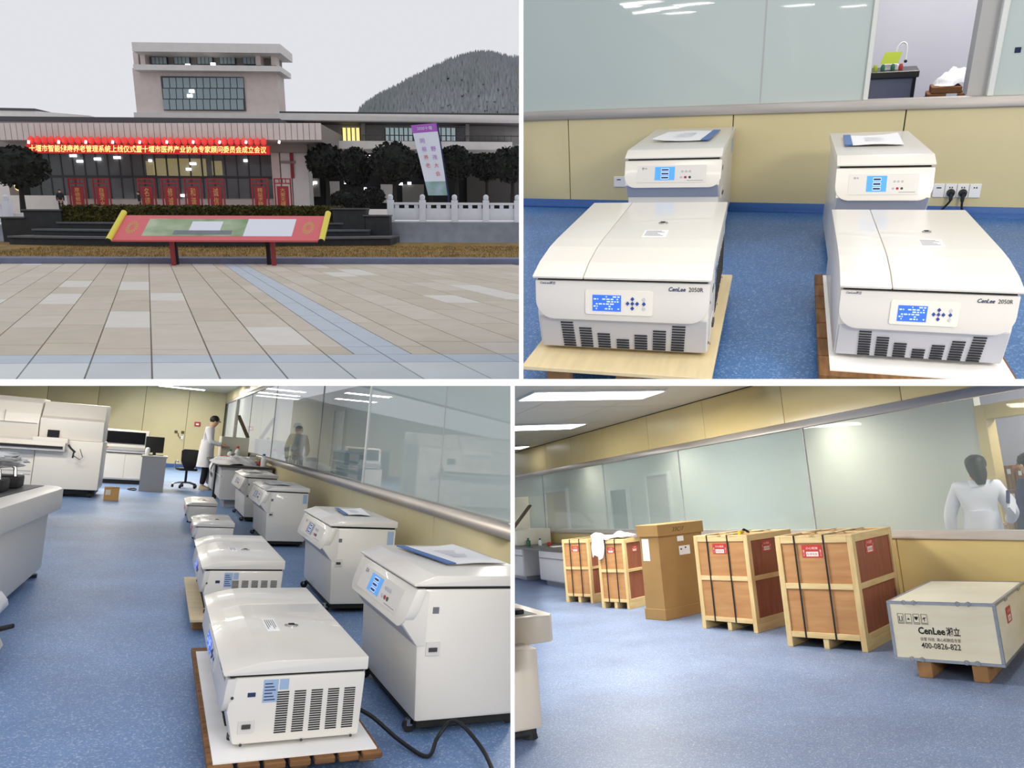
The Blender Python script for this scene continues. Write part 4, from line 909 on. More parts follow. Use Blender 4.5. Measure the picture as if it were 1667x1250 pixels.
# second analyser
t = thing('analyser', 'white analyser with a black tinted window behind the desk', 'machine', (-1.30, 19.2, 0))
MB().box(0, 1.02, 0, 1.0, .10, .70, .01).build('cabinet', 'an_white', t)
for x0, x1 in ((.12, .60), (.62, 1.0)): MB().box(x0, x1, -.015, 0, .13, .68, .004, 1).build('door', 'an_white', t)
MB().prof([(-.05, .72), (-.06, .90), (.0, 1.20), (.06, 1.24), (1.0, 1.24), (1.0, .72)], .08, 1.04, 'x', .015).build('hood', 'an_white', t)
MB().slab((.14, -.075, .93), (.97, -.075, .93), (.97, -.012, 1.20), (.14, -.012, 1.20), (0, -.004, .001)).build('window', 'window_black', t)
MB().box(.06, 1.0, -.075, -.05, .78, .85).build('band', 'jamb_grey', t); MB().prof([(.17, .80), (.22, .80), (.24, .84), (.19, .84)], -.078, -.075, 'y').build('logo', 'logo_red', t)
MB().box(-.2, .06, .1, 1.0, .45, 1.18).build('side_unit', 'mesh_black', t); MB().box(.08, 1.0, .05, .9, 0, .1).build('base_frame', 'mesh_black', t)
# desk, monitor, cup
t = thing('desk', 'grey side panel desk carrying the black monitor', 'desk', (-.33, 17.25, 0), .0)
MB().box(0, .50, 0, .9, .715, .745, .004, 1).build('top', 'desk_grey', t); MB().box(.02, .48, .02, .05, 0, .715).build('side_panel', 'desk_grey', t); MB().box(.02, .48, .85, .88, 0, .715).build('side_panel', 'desk_grey', t); MB().box(.02, .05, .05, .85, .1, .715).build('modesty_panel', 'desk_grey', t)
t = thing('monitor', 'black computer monitor seen from behind on the grey desk', 'monitor', (-.10, 17.65, .745), .1)
MB().box(-.19, .17, -.03, .03, .06, .40, .012).build('screen_back', 'mesh_black', t); MB().box(-.03, .03, -.02, .02, .01, .1).build('neck', 'mesh_black', t); MB().box(-.14, .18, -.08, .08, 0, .015, .004, 1).build('base', 'mesh_black', t)
t = thing('cup', 'white rounded cup standing on the grey desk', 'cup', (-.23, 17.42, .745)); MB().lathe([(.03, 0), (.045, .05), (.05, .12), (.035, .16), (.01, .17)], (0, 0, 0), 14).build('body', 'sticker_white', t)
tag(MB().box(-.1, .12, -.07, .07, 0, .006).build('paper', 'sticker_white', loc=(-.02, 17.45, .745)), 'white sheet lying at the front of the grey desk', 'paper')
tag(MB().tube(flow([(-.45, 17.9, .012), (-.52, 17.6, .012), (-.40, 17.35, .012), (-.36, 17.6, .02), (-.42, 17.9, .012), (-.50, 17.5, .012)]), .012, 6).build('cable', 'mesh_black'), 'dark cable coiled on the floor left of the desk', 'cable')
# office chair
t = thing('office_chair', 'black office chair with a mesh back and chrome base', 'chair', (.62, 19.0, 0), D2(12))
MB().box(-.20, .20, -.18, .24, .40, .46, .02).build('seat', 'mesh_black', t)
bk = MB().prof([(-.10, .44), (.10, .44), (.19, .62), (.20, .86), (.15, .90), (-.15, .90), (-.20, .86), (-.19, .62)], -.20, -.16, 'y', .012); bk.build('backrest', 'mesh_black', t)
MB().cyl((0, 0, .12), (0, 0, .40), .028, n=12).build('gas_lift', 'mesh_black', t)
for s in (-1, 1): MB().tube([(s * .19, .12, .42), (s * .25, .10, .46), (s * .25, .08, .60), (s * .25, -.08, .62), (s * .24, -.16, .60)], .013, 7).build('armrest', 'chrome', t)
for k in range(5):
    a = 2 * math.pi * k / 5 + .3; d = Vector((math.cos(a), math.sin(a), 0)) * .27
    lg = MB().tube([(0, 0, .12), tuple(d * .5 + Vector((0, 0, .115))), tuple(d + Vector((0, 0, .08)))], [.024, .02, .014], 7).build('leg', 'chrome', t)
    MB().cyl(tuple(d + Vector((-.02, 0, .035))), tuple(d + Vector((.02, 0, .035))), .035, n=12).build('wheel', 'rubber', lg)
# wall fittings
t = thing('alarm_box', 'small red alarm box on the yellow end wall', 'alarm', (1.12, YF, 1.52)); MB().box(-.10, .10, -.05, 0, 0, .16, .01).build('body', 'logo_red', t); MB().box(-.05, .05, -.055, -.05, .04, .10).build('glass', 'sticker_white', t)
t = thing('wall_sockets', 'pair of dark wall sockets with a hanging white plug on the end wall', 'socket', (.52, YF, 1.15))
for x in (-.12, .10): MB().box(x, x + .10, -.02, 0, .06, .16, .004, 1).build('socket', 'cloth_brown', t)
MB().tube([(.0, -.02, .08), (.02, -.03, -.02), (.08, -.03, -.10), (.14, -.03, .02)], .014, 6).build('cord', 'mesh_black', t); MB().box(.10, .18, -.05, -.01, -.14, .0, .006, 1).build('plug', 'sticker_white', t)
for i, px in enumerate((292,)):
    t = thing('ceiling_lamp', 'long fluorescent lamp on the ceiling near the end wall', 'lamp', (.45, 27.6, CZ)); MB().box(-.75, .75, -.35, .35, -.03, 0).build('frame', 'post_white', t); MB().box(-.72, .72, -.32, .32, -.036, -.03).build('diffuser', 'lamp_white', t, smooth=False)
# tray analyser in the left foreground
t = thing('analyser', 'white tray analyser with black racks at the left foreground', 'machine', (-.80, 7.46, 0))
MB().prof([(-2.0, -2.6), (-.10, -2.6), (.0, -.0), (-2.0, .0)], .07, .62, 'z', .015).build('body', 'an_white', t)
MB().prof([(-2.1, -2.75), (-.22, -2.75), (-.10, -2.65), (.10, -.12), (.04, .10), (-2.1, .10)], .58, .76, 'z', .02).build('tray_rim', 'an_white', t)
MB().prof([(-2.0, -2.55), (-.28, -2.55), (-.06, -.0), (-2.0, .0)], .757, .765, 'z').build('tray_floor', 'tray_dark', t, smooth=False)
for k in range(5):
    y = -2.3 + .45 * k
    rk = MB().box(-1.1, -.30 + .03 * k, y, y + .30, .767, .86, .015).build('rack', 'mesh_black', t)
    MB().tube([(-.32 + .03 * k, y + .05, .77), (-.34 + .03 * k, y + .05, .93), (-.42 + .03 * k, y + .05, .96), (-1.1, y + .05, .97)], .014, 7).build('hoop', 'chrome', rk)
    MB().prof([(-1.0, .86), (-.40, .86), (-.50, .94), (-1.0, .98)], y + .08, y + .26, 'y', .006).build('cover', 'window_black', rk)
MB().box(-.6, -.22, -.10, .06, .76, .86, .03).build('end_cap', 'an_white', t)
MB().cyl((-.06, -.06, 0), (-.06, -.06, .03), .045, n=12).build('foot', 'rubber', t); MB().cyl((-.06, -.06, .03), (-.06, -.06, .09), .014, n=8).build('foot_screw', 'chrome', t); MB().prof([(-1.9, -2.5), (-.25, -2.5), (-.16, -.12), (-1.9, -.12)], .03, .075, 'z').build('base_frame', 'rubber', t)
wp = P('BL', 30, 778, y=7.3); glass('wrap_clear', 'eef0f2', 0.30, 0.12, spec=0.9)
mb = MB()
for i_, (dx, dy, dz, a_, b_, c_) in enumerate(((0, 0, .10, .34, .22, .07), (-.35, .05, .13, .40, .24, .08), (-.7, 0, .10, .4, .25, .08), (.16, .12, .07, .2, .2, .05))): mb.ball((dx, dy, dz), a_, b_, c_, 26, 16, .24, 30 + i_)
tag(mb.build('plastic_wrap', 'wrap_clear', loc=Vector((wp.x - .30, 6.95, .90)), ang=20), 'crumpled clear plastic wrap on top of the tray analyser', 'plastic wrap')
# white cloth and lever at the bottom left
p = P('BL', 0, 990, x=-.62)
mb = MB(); mb.ball((-.93, 5.0, .26), .24, .30, .13, 22, 14, .10, 6); tag(mb.build('white_cloth', 'coat_white', ang=80), 'bunched white cloth hanging in at the left edge', 'cloth')
t = thing('chair_lever', 'black lever and white leg cover at the lower left edge', 'chair part', (-.62, 4.75, .0))
MB().tube([(-.25, .1, .16), (-.1, .05, .18), (.02, .0, .22)], [.018, .016, .012], 8).build('lever', 'rubber', t); MB().prof([(-.5, -.02), (-.12, -.02), (-.02, .10), (-.10, .24), (-.5, .1)], -.3, .1, 'y', .02).build('cover', 'an_white', t)
# power cord of the nearest low centrifuge
tag(MB().tube(flow([(.90, 3.35, .16), (1.00, 3.36, .10), (1.10, 3.25, .03), (1.18, 3.10, .012), (1.26, 3.2, .05), (1.33, 3.18, .12), (1.39, 3.0, .06), (1.36, 2.75, .012), (1.30, 2.5, .012)]), .009, 8).build('floor_cable', 'rubber'), 'black power cord looping over the blue floor beside the nearest centrifuges', 'cord')
# behind the glass: dark door and cabinets
t = thing('corridor_door', 'brown grey door leaf beyond the long glass partition', 'door', (XW + 3.3, 13.0, 0)); MB().box(0, .06, 0, 1.6, 0, 2.3).build('leaf', 'jamb_brown', t); MB().box(-.04, .08, 1.6, 1.7, 0, 2.36).build('frame_post', 'post_white', t); MB().box(-.04, .08, -.1, 0, 0, 2.36).build('frame_post', 'post_white', t)
t = thing('corridor_window', 'narrow dark window in the corridor wall beside the brown topped person', 'window', (XW + 3.55, 25.2, .5)); MB().box(0, .04, 0, 1.6, 0, 1.9).build('pane', 'window_olive', t); MB().box(-.03, .06, -.1, 0, -.05, 1.95).build('frame_post', 'post_white', t); MB().box(-.03, .06, 1.6, 1.7, -.05, 1.95).build('frame_post', 'post_white', t)
t = thing('low_shelves', 'low blue white shelving beyond the glass partition', 'shelves', (XW + 2.6, 15.5, 0))
for k in range(4): MB().box(0, .5, 0, 6.5, .25 + .27 * k, .28 + .27 * k).build('shelf', 'sticker_blue', t)
for y in (0, 3.2, 6.45): MB().box(0, .5, y, y + .05, 0, 1.1).build('upright', 'sticker_blue', t)

# ---------------------------------------------------------------- centrifuge room things (upper right)
Q[0] = 'TR'; k = .65 / .48; y1 = D2(6.4)
def on_lid(x, y, a, lx, ly): return Vector((x + lx * math.cos(a) - ly * math.sin(a), y + lx * math.sin(a) + ly * math.cos(a), .703))
doc('white brochure with a blue edge at its right, on the left tall centrifuge', on_lid(-1.139 * k, 3.70 * k, y1, .53, 1.12), y1 + math.pi - .06, .40, .62)
doc('white brochure with a blue edge at its left, on the right tall centrifuge', on_lid(-.139 * k, 3.456 * k, D2(5.7), .06, .50), D2(4), .32, .50)
x0, x1, z0, z1 = rect('TR', 1000, 287, 1016, 304, YW)
t = thing('wall_socket', 'single white wall socket left of the tall centrifuge', 'socket', (x0, YW, z0)); MB().box(0, x1 - x0 + .03, -.012, 0, 0, z1 - z0, .003, 1).build('plate', 'sticker_white', t); MB().box((x1 - x0) * .3, (x1 - x0) * .7, -.014, -.012, (z1 - z0) * .66, (z1 - z0) * .74).build('slot', 'mesh_black', t, smooth=False)
x0, x1, z0, z1 = rect('TR', 1518, 301, 1597, 319, YW); w = (x1 - x0) / 4; h_ = z1 - z0 + .02
t = thing('wall_sockets', 'row of white wall sockets with two black plugs', 'socket', (x0, YW, z0 - .01))
for i in range(4):
    pl = MB().box(w * i + .002, w * (i + 1) - .002, -.012, 0, 0, h_, .003, 1).build('plate', 'sticker_white', t)
    if i == 0: MB().box(w * .3, w * .7, -.014, -.012, h_ * .66, h_ * .74).build('slot', 'mesh_black', pl, smooth=False)
    else:
        for dx in (.35, .55): MB().box(w * (i + dx), w * (i + dx + .1), -.014, -.012, h_ * .68, h_ * .78).build('slot', 'mesh_black', pl, smooth=False)
for i, c in enumerate((1.55, 2.55)):
    px = x0 + w * c; pz = z0 + h_ * .25
    t = thing('power_plug', ('black plug in the wall socket, cord running down to the left', 'black plug in the wall socket, cord curling down to the right')[i], 'plug', (px, YW - .012, pz))
    MB().cyl((0, 0, 0), (0, -.05, -.005), .030, .022, 14).build('body', 'rubber', t)
    pts = [(0, -.045, 0), (0, -.06, -.05), (-.03, -.05, -.10), (-.08, -.04, -.18), (-.12, -.04, -.30)] if i == 0 else [(0, -.045, 0), (.0, -.06, -.06), (.01, -.05, -.12), (.05, -.04, -.17), (.09, -.06, -.20), (.08, -.2, -.21)]
    MB().tube(flow(pts), [.013] * 6 + [.008] * (6 * (len(pts) - 2) + 1), 8).build('cord', 'rubber', t)
# storeroom behind the doorway
mat('cab_grey', '77798a', 0.4, var=0.03, scale=3); mat('lime', 'a8b82a', 0.5); mat('lime_dark', '7c8a22', 0.5)
x0, x1, z0, z1 = rect('TR', 1405, 115, 1492, 172, 8.5)
t = thing('lab_bench', 'grey cabinet bench with a black top beyond the glass doorway', 'bench', (x0, 8.3, 0))
MB().box(-.6, x1 - x0 - .03, .03, .9, .1, z1 - .06, .006, 1).build('cabinet', 'cab_grey', t); MB().box(-.65, x1 - x0, 0, 1.0, z1 - .06, z1, .006, 1).build('worktop', 'bench_top', t); MB().box(-.2, .05, .02, .03, .5, z1 - .12).build('door', 'cab_grey', t)
MB().box(x1 - x0 - .05, x1 - x0 - .02, .02, .06, 0, z1 - .06).build('leg', 'mesh_black', t)
zb = z1
def st(px): return P('TR', px, 112, y=8.5).x
t = thing('lime_box', 'lime green lidded box on the black bench in the storeroom', 'box', (st(1445), 8.55, zb)); MB().box(-.06, .09, 0, .2, 0, .05, .006, 1).build('body', 'sticker_white', t); MB().slab((-.07, -.01, .06), (.08, -.01, .06), (.11, .03, .16), (-.04, .03, .16), (0, .03, .0)).build('lid', 'lime', t)
t = thing('tap', 'curved white tap on the black bench in the storeroom', 'tap', (st(1456), 8.7, zb)); MB().tube(flow([(0, 0, 0), (0, 0, .16), (.02, 0, .22), (.05, 0, .24), (.08, 0, .22), (.09, 0, .16), (.09, 0, .08)]), .007, 8).build('spout', 'sticker_white', t); MB().ball((.09, 0, .07), .015, .015, .015).build('tip', 'rubber', t)
for i, (px, m, lab) in enumerate(((1425, 'lime', 'small lime green tub at the left end of the black bench'), (1437, 'plastic_green', 'dark green jar on the black bench beside the lime box'), (1453, 'plastic_green', 'green handled tool on the black bench under the tap'), (1466, 'plastic_red', 'red and white tube standing at the edge of the black bench'))):
    tag(MB().lathe([(.018, 0), (.02, .03), (.016, .05), (.01, .06)], (0, 0, 0), 10).build('jar', m, loc=(st(px), 8.45, zb)), lab, 'jar')
n_ = 0
for px0, px1, py0, py1, lab in ((1505, 1572, 161, 176, 'lowest brown carton of the storeroom pile'), (1509, 1571, 152, 161.5, 'middle brown carton of the storeroom pile with a white label'), (1516, 1566, 141, 152.5, 'topmost brown carton of the storeroom pile')):
    x0, x1, z0, z1 = rect('TR', px0, py0, px1, py1, 8.3); z0 = 0 if n_ == 0 else pz
    t = thing('cardboard_box', lab, 'box', (x0, 8.3, z0), 0, 'storeroom cartons'); MB().box(0, x1 - x0, 0, .45, 0, z1 - z0, .006, 1).build('body', 'card_dark', t); pz = z1
    if n_ == 1: MB().box((x1 - x0) * .5, (x1 - x0) * .78, -.003, 0, (z1 - z0) * .1, (z1 - z0) * .95).build('label', 'sticker_white', t, smooth=False)
    n_ += 1
heap('plastic_bag', 'white plastic bags piled on the storeroom cartons', 'bag', Vector((x0 + .24, 8.5, pz)), .20, .18, .13, 'coat_white', 12)
x0, x1, z0, z1 = rect('TR', 1653, 77, 1663, 86, YW)
tag(MB().box(0, x1 - x0, .024, .03, 0, z1 - z0).build('window_sticker', 'cloth_navy', loc=(x0, YW, z0), smooth=False), 'small dark square sticker on the glass at the right edge', 'sticker')

# ---------------------------------------------------------------- plaza and civic building (upper left)
Q[0] = 'TL'
mat('stone_pink', 'd4c7c1', 0.7, var=0.05, scale=1.5); mat('stone_pale', 'dbd6d2', 0.7, var=0.04, scale=1.5); mat('stone_dark', '26282b', 0.7, var=0.25, scale=3)
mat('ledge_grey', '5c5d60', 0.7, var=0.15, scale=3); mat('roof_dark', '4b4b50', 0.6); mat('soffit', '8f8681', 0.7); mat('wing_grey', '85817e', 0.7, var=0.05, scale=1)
glass('glass_dark', '858b8e', 0.40, 0.08, spec=0.3); glass('glass_tower', '9aaab0', 0.08, 0.08, spec=0.4)
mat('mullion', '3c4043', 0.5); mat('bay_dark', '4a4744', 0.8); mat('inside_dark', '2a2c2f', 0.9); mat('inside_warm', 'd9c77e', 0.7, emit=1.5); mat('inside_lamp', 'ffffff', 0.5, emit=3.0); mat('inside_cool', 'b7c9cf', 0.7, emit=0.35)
mat('marble', 'd3d6dd', 0.5, var=0.04, scale=3); mat('wall_slate', '7d828a', 0.7, var=0.12, scale=2)
mat('grass_dry', '9a7a3c', 0.9, col2='6e5a2a', scale=1.5, bump=0.5, bscale=40); mat('kerb_blue', '6f7892', 0.6, var=0.1, scale=2)
mat('hedge_mix', '5a5423', 0.9, col2='33310f', scale=2.5); mat('leaf_dark', '161a15', 0.9, col2='22261f', scale=3); mat('leaf_olive', '55541f', 0.9, col2='2f3414', scale=3)
mat('bark', '241f1c', 0.9); mat('hill_wood_haze', '868d8c', 0.95, col2='9a9da4', scale=.05, detail=6)  # distant mist is painted into the hill's grey base colours
mat('sign_red', 'dd6a70', 0.5, var=0.03, scale=2); mat('sign_rod', 'e8d84e', 0.4); mat('post_red', '8f2a30', 0.5); mat('sign_print', 'b9c4a6', 0.5, col2='6f9060', scale=.9, stretch=(1, 1, 2)); mat('sign_white', 'e6e9f2', 0.5)
mat('lantern_red', 'e8443f', 0.5, emit=0.35); mat('led_red', 'c00d0d', 0.5, emit=0.5); mat('led_text', 'ffd27a', 0.5, emit=1.6); mat('stand_red', '8e1620', 0.5); mat('gold', 'c9a05a', 0.5); mat('flag_white', 'dfe3ee', 0.7); mat('flag_purple', 'a95fc0', 0.6); mat('flag_green', '6f9a86', 0.6, col2='a9bccb', scale=1.2)
PV = [mat('paver_a', 'cabfae', 0.6, var=0.05, scale=2), mat('paver_b', 'cec4b5', 0.6, var=0.05, scale=2), mat('paver_c', 'c4b9a6', 0.6, var=0.05, scale=2), mat('paver_d', 'dcd7ce', 0.6, var=0.04, scale=2), mat('paver_e', 'c8bdaa', 0.6, var=0.08, scale=1)]
PB = [mat('paver_blue', 'bcc6d0', 0.6, var=0.04, scale=2), mat('paver_slab', 'd2d8d8', 0.6, var=0.05, scale=1), mat('paver_slab2', 'c6cdce', 0.6, var=0.05, scale=1)]
mat('paver_joint', '968f86', 0.8)
PVN = PV[:3] + PV[4:]
gr = struct('floor', MB().box(-45, 30, 5, 31.2, -.12, -.025), 'paver_joint', 'plaza paving of beige stone slabs crossed by a blue grey band', smooth=False)
V = ray('TL', 240, 346.5); k_ = V.x / V.y
Yb = [P('TL', 420, y).y for y in (640, 590, 577)] ; y_end = 30.0
def paver(xa, xb, ya, yb, m):
    g = .012; sk = lambda x, y: x + k_ * (y - Yb[0])
    a, b, c, d = (sk(xa + g, ya + g), ya + g, -.03), (sk(xb - g, ya + g), ya + g, -.03), (sk(xb - g, yb - g), yb - g, -.03), (sk(xa + g, yb - g), yb - g, -.03)
    MB().slab(a, b, c, d, (0, 0, .03)).build('paver', m, gr, smooth=False)
bx = [P('TL', 27 + 109.5 * i, 616).x - k_ * (P('TL', 27, 616).y - Yb[0]) for i in range(-5, 20)]
rp = random.Random(9)
def seen(xa, xb, ya, yb):
    ok = False
    for x, y in ((xa, ya), (xb, ya), (xa, yb), (xb, yb)):
        c = RR['TL'] @ Vector((x + k_ * (y - Yb[0]), y, -HH['TL'])); px_ = PX + F * c.x / c.z; ok = ok or -30 < px_ < 860
    return ok
for i in range(len(bx) - 1):
    xa, xb = bx[i], bx[i + 1]; band = i in (10, 11)
    if seen(xa, xb, Yb[0], Yb[1]): paver(xa, xb, Yb[0], Yb[1], PB[1 + (rp.random() < .4)])
    if seen(xa, xb, Yb[1], Yb[2]): paver(xa, xb, Yb[1], Yb[2], PB[0])
    y = Yb[2]; st_ = rp.uniform(.4, 1.3)
    while y < y_end - .2:
        y2 = min(y + st_, y_end)
        if seen(xa, xb, y, y2):
            mid = (xa + xb) / 2
            if i == 10: paver(xa, mid, y, y2, rp.choice(PVN)); paver(mid, xb, y, y2, PB[0])
            elif i == 11: paver(xa, mid, y, y2, PB[0]); paver(mid, xb, y, y2, rp.choice(PVN))
            else: paver(xa, xb, y, y2, PV[3] if rp.random() < .06 else rp.choice(PVN))
        y = y2; st_ = rp.uniform(1.6, 2.6)
struct('trim_7', MB().box(-45, 30, 30.0, 31.0, -.1, .22, .02), 'kerb_blue', 'blue grey kerb between the paving and the dry grass')
g0 = P('TL', 300, 417, y=31.0).z; g1 = P('TL', 100, 396, y=42).z
o = MB().grid(lambda u, v: (-50 + 80 * u, 31 + 13 * v, .2 + (g1 - .2) * v + .02 * math.sin(40 * u + 9 * v)), 60, 10).build('lawn', 'grass_dry'); tag(o, 'strip of dry brown grass behind the kerb', 'grass', None, 'stuff')
bl_ = MB(); rb = random.Random(2)
for i in range(9000):
    x, y = rb.uniform(-22, 3), rb.uniform(31.05, 40); z = .2 + (g1 - .2) * (y - 31) / 13; a = rb.uniform(0, 3.1); w = .02; h_ = rb.uniform(.04, .11)
    bl_.raw([(x - w * math.cos(a), y - w * math.sin(a), z), (x + w * math.cos(a), y + w * math.sin(a), z), (x + rb.uniform(-.05, .05), y, z + h_)], [(0, 1, 2)])
o2 = bl_.build('grass_blades', 'grass_dry', o, smooth=False); o2['kind'] = 'stuff'
# terrace tiers
tr = thing('stone_terrace', 'dark curved stone terrace in three steps below the hedge', 'terrace', (0, 0, 0))
def arc_tier(px0, px1, py_face, Yf, z0, z1, sag, m, name):
    xa, xb = P('TL', px0, 385, y=Yf).x, P('TL', px1, 385, y=Yf).x; n = 24; pts = []
    for i in range(n + 1):
        u = i / n; pts.append((xa + (xb - xa) * u, Yf - sag * (1 - (2 * u - 1) ** 2)))
    pts += [(xb, Yf + 7), (xa, Yf + 7)]
    MB().prof(pts, z0, z1, 'z').build(name, m, tr); return pts
zt = [P('TL', 300, y, y=Y).z for y, Y in ((386, 39.5), (374, 41), (362, 42.5))]
for (p0, p1, Y, sg), z0, z1 in zip(((14, 636, 41.0, 2.2), (55, 600, 42.4, 2.2), (92, 566, 43.6, 2.0)), (0, zt[0], zt[1]), zt):
    pts = arc_tier(p0, p1, 0, Y, z0, z1 - .09, sg, 'stone_dark', 'step_wall')
    MB().prof([(x, y - .12) if i < 25 else (x, y) for i, (x, y) in enumerate(pts)], z1 - .09, z1, 'z').build('ledge', 'ledge_grey', tr)
for p0, p1, py0, py1 in ((14, 52, 355, 386), (50, 110, 343, 375), (545, 598, 341, 366), (596, 636, 352, 386)):
    x0, x1, z0, z1 = rect('TL', p0, py0, p1, py1, 44); MB().box(x0, x1, 43.4, 44.6, .3, z1, .02).build('flank_wall', 'stone_dark', tr)
    MB().box(x0 - .05, x1 + .05, 43.3, 44.7, z1, z1 + .08).build('coping', 'ledge_grey', tr)
struct('floor_terrace', MB().box(-45, 25, 46, 100, 1.6, 1.9), 'stone_pale', 'pale raised forecourt in front of the glass hall', smooth=False)
def leafy(c, rx, ry, rz_, n, s, seed, mb=None):
    r = random.Random(seed); mb = mb or MB(); mb.ball(c, rx * .88, ry * .88, rz_ * .88, 16, 10, .06, seed)
    for i in range(n):
        t_, ph = r.uniform(0, 2 * math.pi), math.asin(r.uniform(-1, 1)); w = r.uniform(.86, 1.04)
        p = Vector((c[0] + rx * w * math.cos(ph) * math.cos(t_), c[1] + ry * w * math.cos(ph) * math.sin(t_), c[2] + rz_ * w * math.sin(ph)))
        a, b = Vector((r.gauss(0, 1), r.gauss(0, 1), r.gauss(0, 1))).normalized() * s, Vector((r.gauss(0, 1), r.gauss(0, 1), r.gauss(0, 1))).normalized() * s
        mb.raw([p - a, p + b, p + a, p - b], [(0, 1, 2, 3)])
    return mb
# hedge
x0, x1, z0, z1 = rect('TL', 110, 336, 556, 361, 44.2); rh = random.Random(3); mb = MB().box(x0, x1, 43.6, 45.4, 1.2, z1 - .08)
for i in range(7000):
    x, y = rh.uniform(x0, x1), rh.choice((43.55, rh.uniform(43.6, 45.4))); z = rh.uniform(1.3, z1 - .05) if y == 43.55 else z1 - .08
    p = Vector((x, y + rh.uniform(-.06, .06), z + rh.uniform(-.08, .12))); a, b = Vector((rh.gauss(0, 1), rh.gauss(0, 1), rh.gauss(0, 1))).normalized() * .09, Vector((rh.gauss(0, 1), rh.gauss(0, 1), rh.gauss(0, 1))).normalized() * .09
    mb.raw([p - a, p + b, p + a, p - b], [(0, 1, 2, 3)])
tag(mb.build('hedge', 'hedge_mix', smooth=False), 'long clipped brown green hedge on the stone terrace', 'hedge')
# big red sign like an unrolled scroll
yl, yh = 28.6, 29.9
a, b = P('TL', 190, 391, y=yl), P('TL', 537, 391, y=yl); c, d = P('TL', 517, 351, y=yh), P('TL', 193, 351, y=yh)
xl, xr = (a.x + d.x) / 2, (b.x + c.x) / 2; zl, zh = (a.z + b.z) / 2, (c.z + d.z) / 2
t = thing('display_board', 'long slanted red board with yellow scroll ends on the plaza', 'sign', ((xl + xr) / 2, yl, 0)); hw = (xr - xl) / 2; dy = yh - yl
def sp(u, v, n=0.0):
    nn = Vector((0, -(zh - zl), dy)).normalized(); return Vector((-hw + 2 * hw * u, dy * v, zl + (zh - zl) * v)) + nn * n
def plate(name, m, u0, u1, v0, v1, n0, n1, par, sk=0): return MB().slab(sp(u0, v0, n0), sp(u1, v0, n0), sp(u1 + sk, v1, n0), sp(u0 + sk, v1, n0), sp(0, 0, n1) - sp(0, 0, n0)).build(name, m, par, smooth=False)
bd = plate('board', 'sign_red', 0, 1, 0, 1, -.08, 0, t)
plate('picture', 'sign_print', .135, .62, .16, .86, 0, .006, bd); plate('text_panel', 'sign_white', .62, .855, .16, .86, 0, .006, bd)
plate('picture_building', 'sign_white', .35, .50, .35, .75, .006, .01, bd); plate('picture_building', 'wall_slate', .28, .56, .22, .38, .006, .012, bd)
for u in (.07, .925):
    e_ = MB()
    for i in range(16):
        a0, a1 = 2 * math.pi * i / 16, 2 * math.pi * (i + .6) / 16
        e_.slab(sp(u + .028 * math.cos(a0), .5 + .26 * math.sin(a0), .002), sp(u + .028 * math.cos(a1), .5 + .26 * math.sin(a1), .002), sp(u + .012 * math.cos(a1), .5 + .11 * math.sin(a1), .002), sp(u + .012 * math.cos(a0), .5 + .11 * math.sin(a0), .002), (0, 0, .004))
    e_.build('emblem', 'gold', bd, smooth=False)
for u in (-.006, 1.006):
    rd = MB().cyl(sp(u, -.06, .03), sp(u, 1.10, .03), .11, n=16).build('scroll_rod', 'sign_rod', t); MB().cyl(sp(u, -.10, .03), sp(u, -.06, .03), .12, n=16).build('end_cap', 'cloth_black', rd)
for px_, m, yy in ((281, 'post_red', .5), (445, 'post_red', .5), (286, 'cloth_black', 1.0), (437, 'cloth_black', 1.0)):
    x = P('TL', px_, 410, y=yl + yy).x - (xl + xr) / 2; MB().box(x - .07, x + .07, yy - .07, yy + .07, 0, zl + (zh - zl) * yy / dy - .08).build('post', m, t)
# marble balustrade
def balustrade(label, pxs, Y, py0, py1, py_rail, base):
    xs_ = [P('TL', p, 340, y=Y).x for p in pxs]; zt_, zb_, zr = (P('TL', sum(pxs) / len(pxs), y, y=Y).z for y in (py0, py1, py_rail))
    t = thing('balustrade', label, 'balustrade', (xs_[0], Y, 0))
    for x in xs_:
        x -= xs_[0]; ps = MB().box(x - .19, x + .19, -.19, .19, zb_, zr + .18, .015).build('post', 'marble', t)
        MB().lathe([(.10, 0), (.15, .05), (.16, .22), (.12, .30), (.03, .34)], (x, 0, zr + .17), 10).build('finial', 'marble', ps)
    for x, x2 in zip(xs_, xs_[1:]):
        x -= xs_[0]; x2 -= xs_[0]
        MB().box(x + .19, x2 - .19, -.09, .09, zr - .10, zr + .04, .02).build('hand_rail', 'marble', t); MB().box(x + .19, x2 - .19, -.05, .05, zb_ + .12, zr - .30, .01).build('panel', 'marble', t); MB().box(x + .19, x2 - .19, -.1, .1, zb_, zb_ + .08).build('foot_rail', 'marble', t)
        for f in (.2, .5, .8): MB().box(x + (x2 - x) * f - .12, x + (x2 - x) * f + .12, -.05, .05, zr - .30, zr - .10, .01).build('bracket', 'marble', t)
    MB().box(-.2 + (base[0]), xs_[-1] - xs_[0] + base[1], -.22, .4, .0, zb_).build('base_wall', 'wall_slate', t)
    return t
balustrade('white marble balustrade on a slate wall right of the terrace', (636, 688, 740, 791, 842, 893), 45.5, 315, 362, 331, (-.1, .3))
balustrade('short piece of white marble balustrade at the left edge', (-90, -40, 12), 45.5, 315, 366, 331, (-.1, .3))
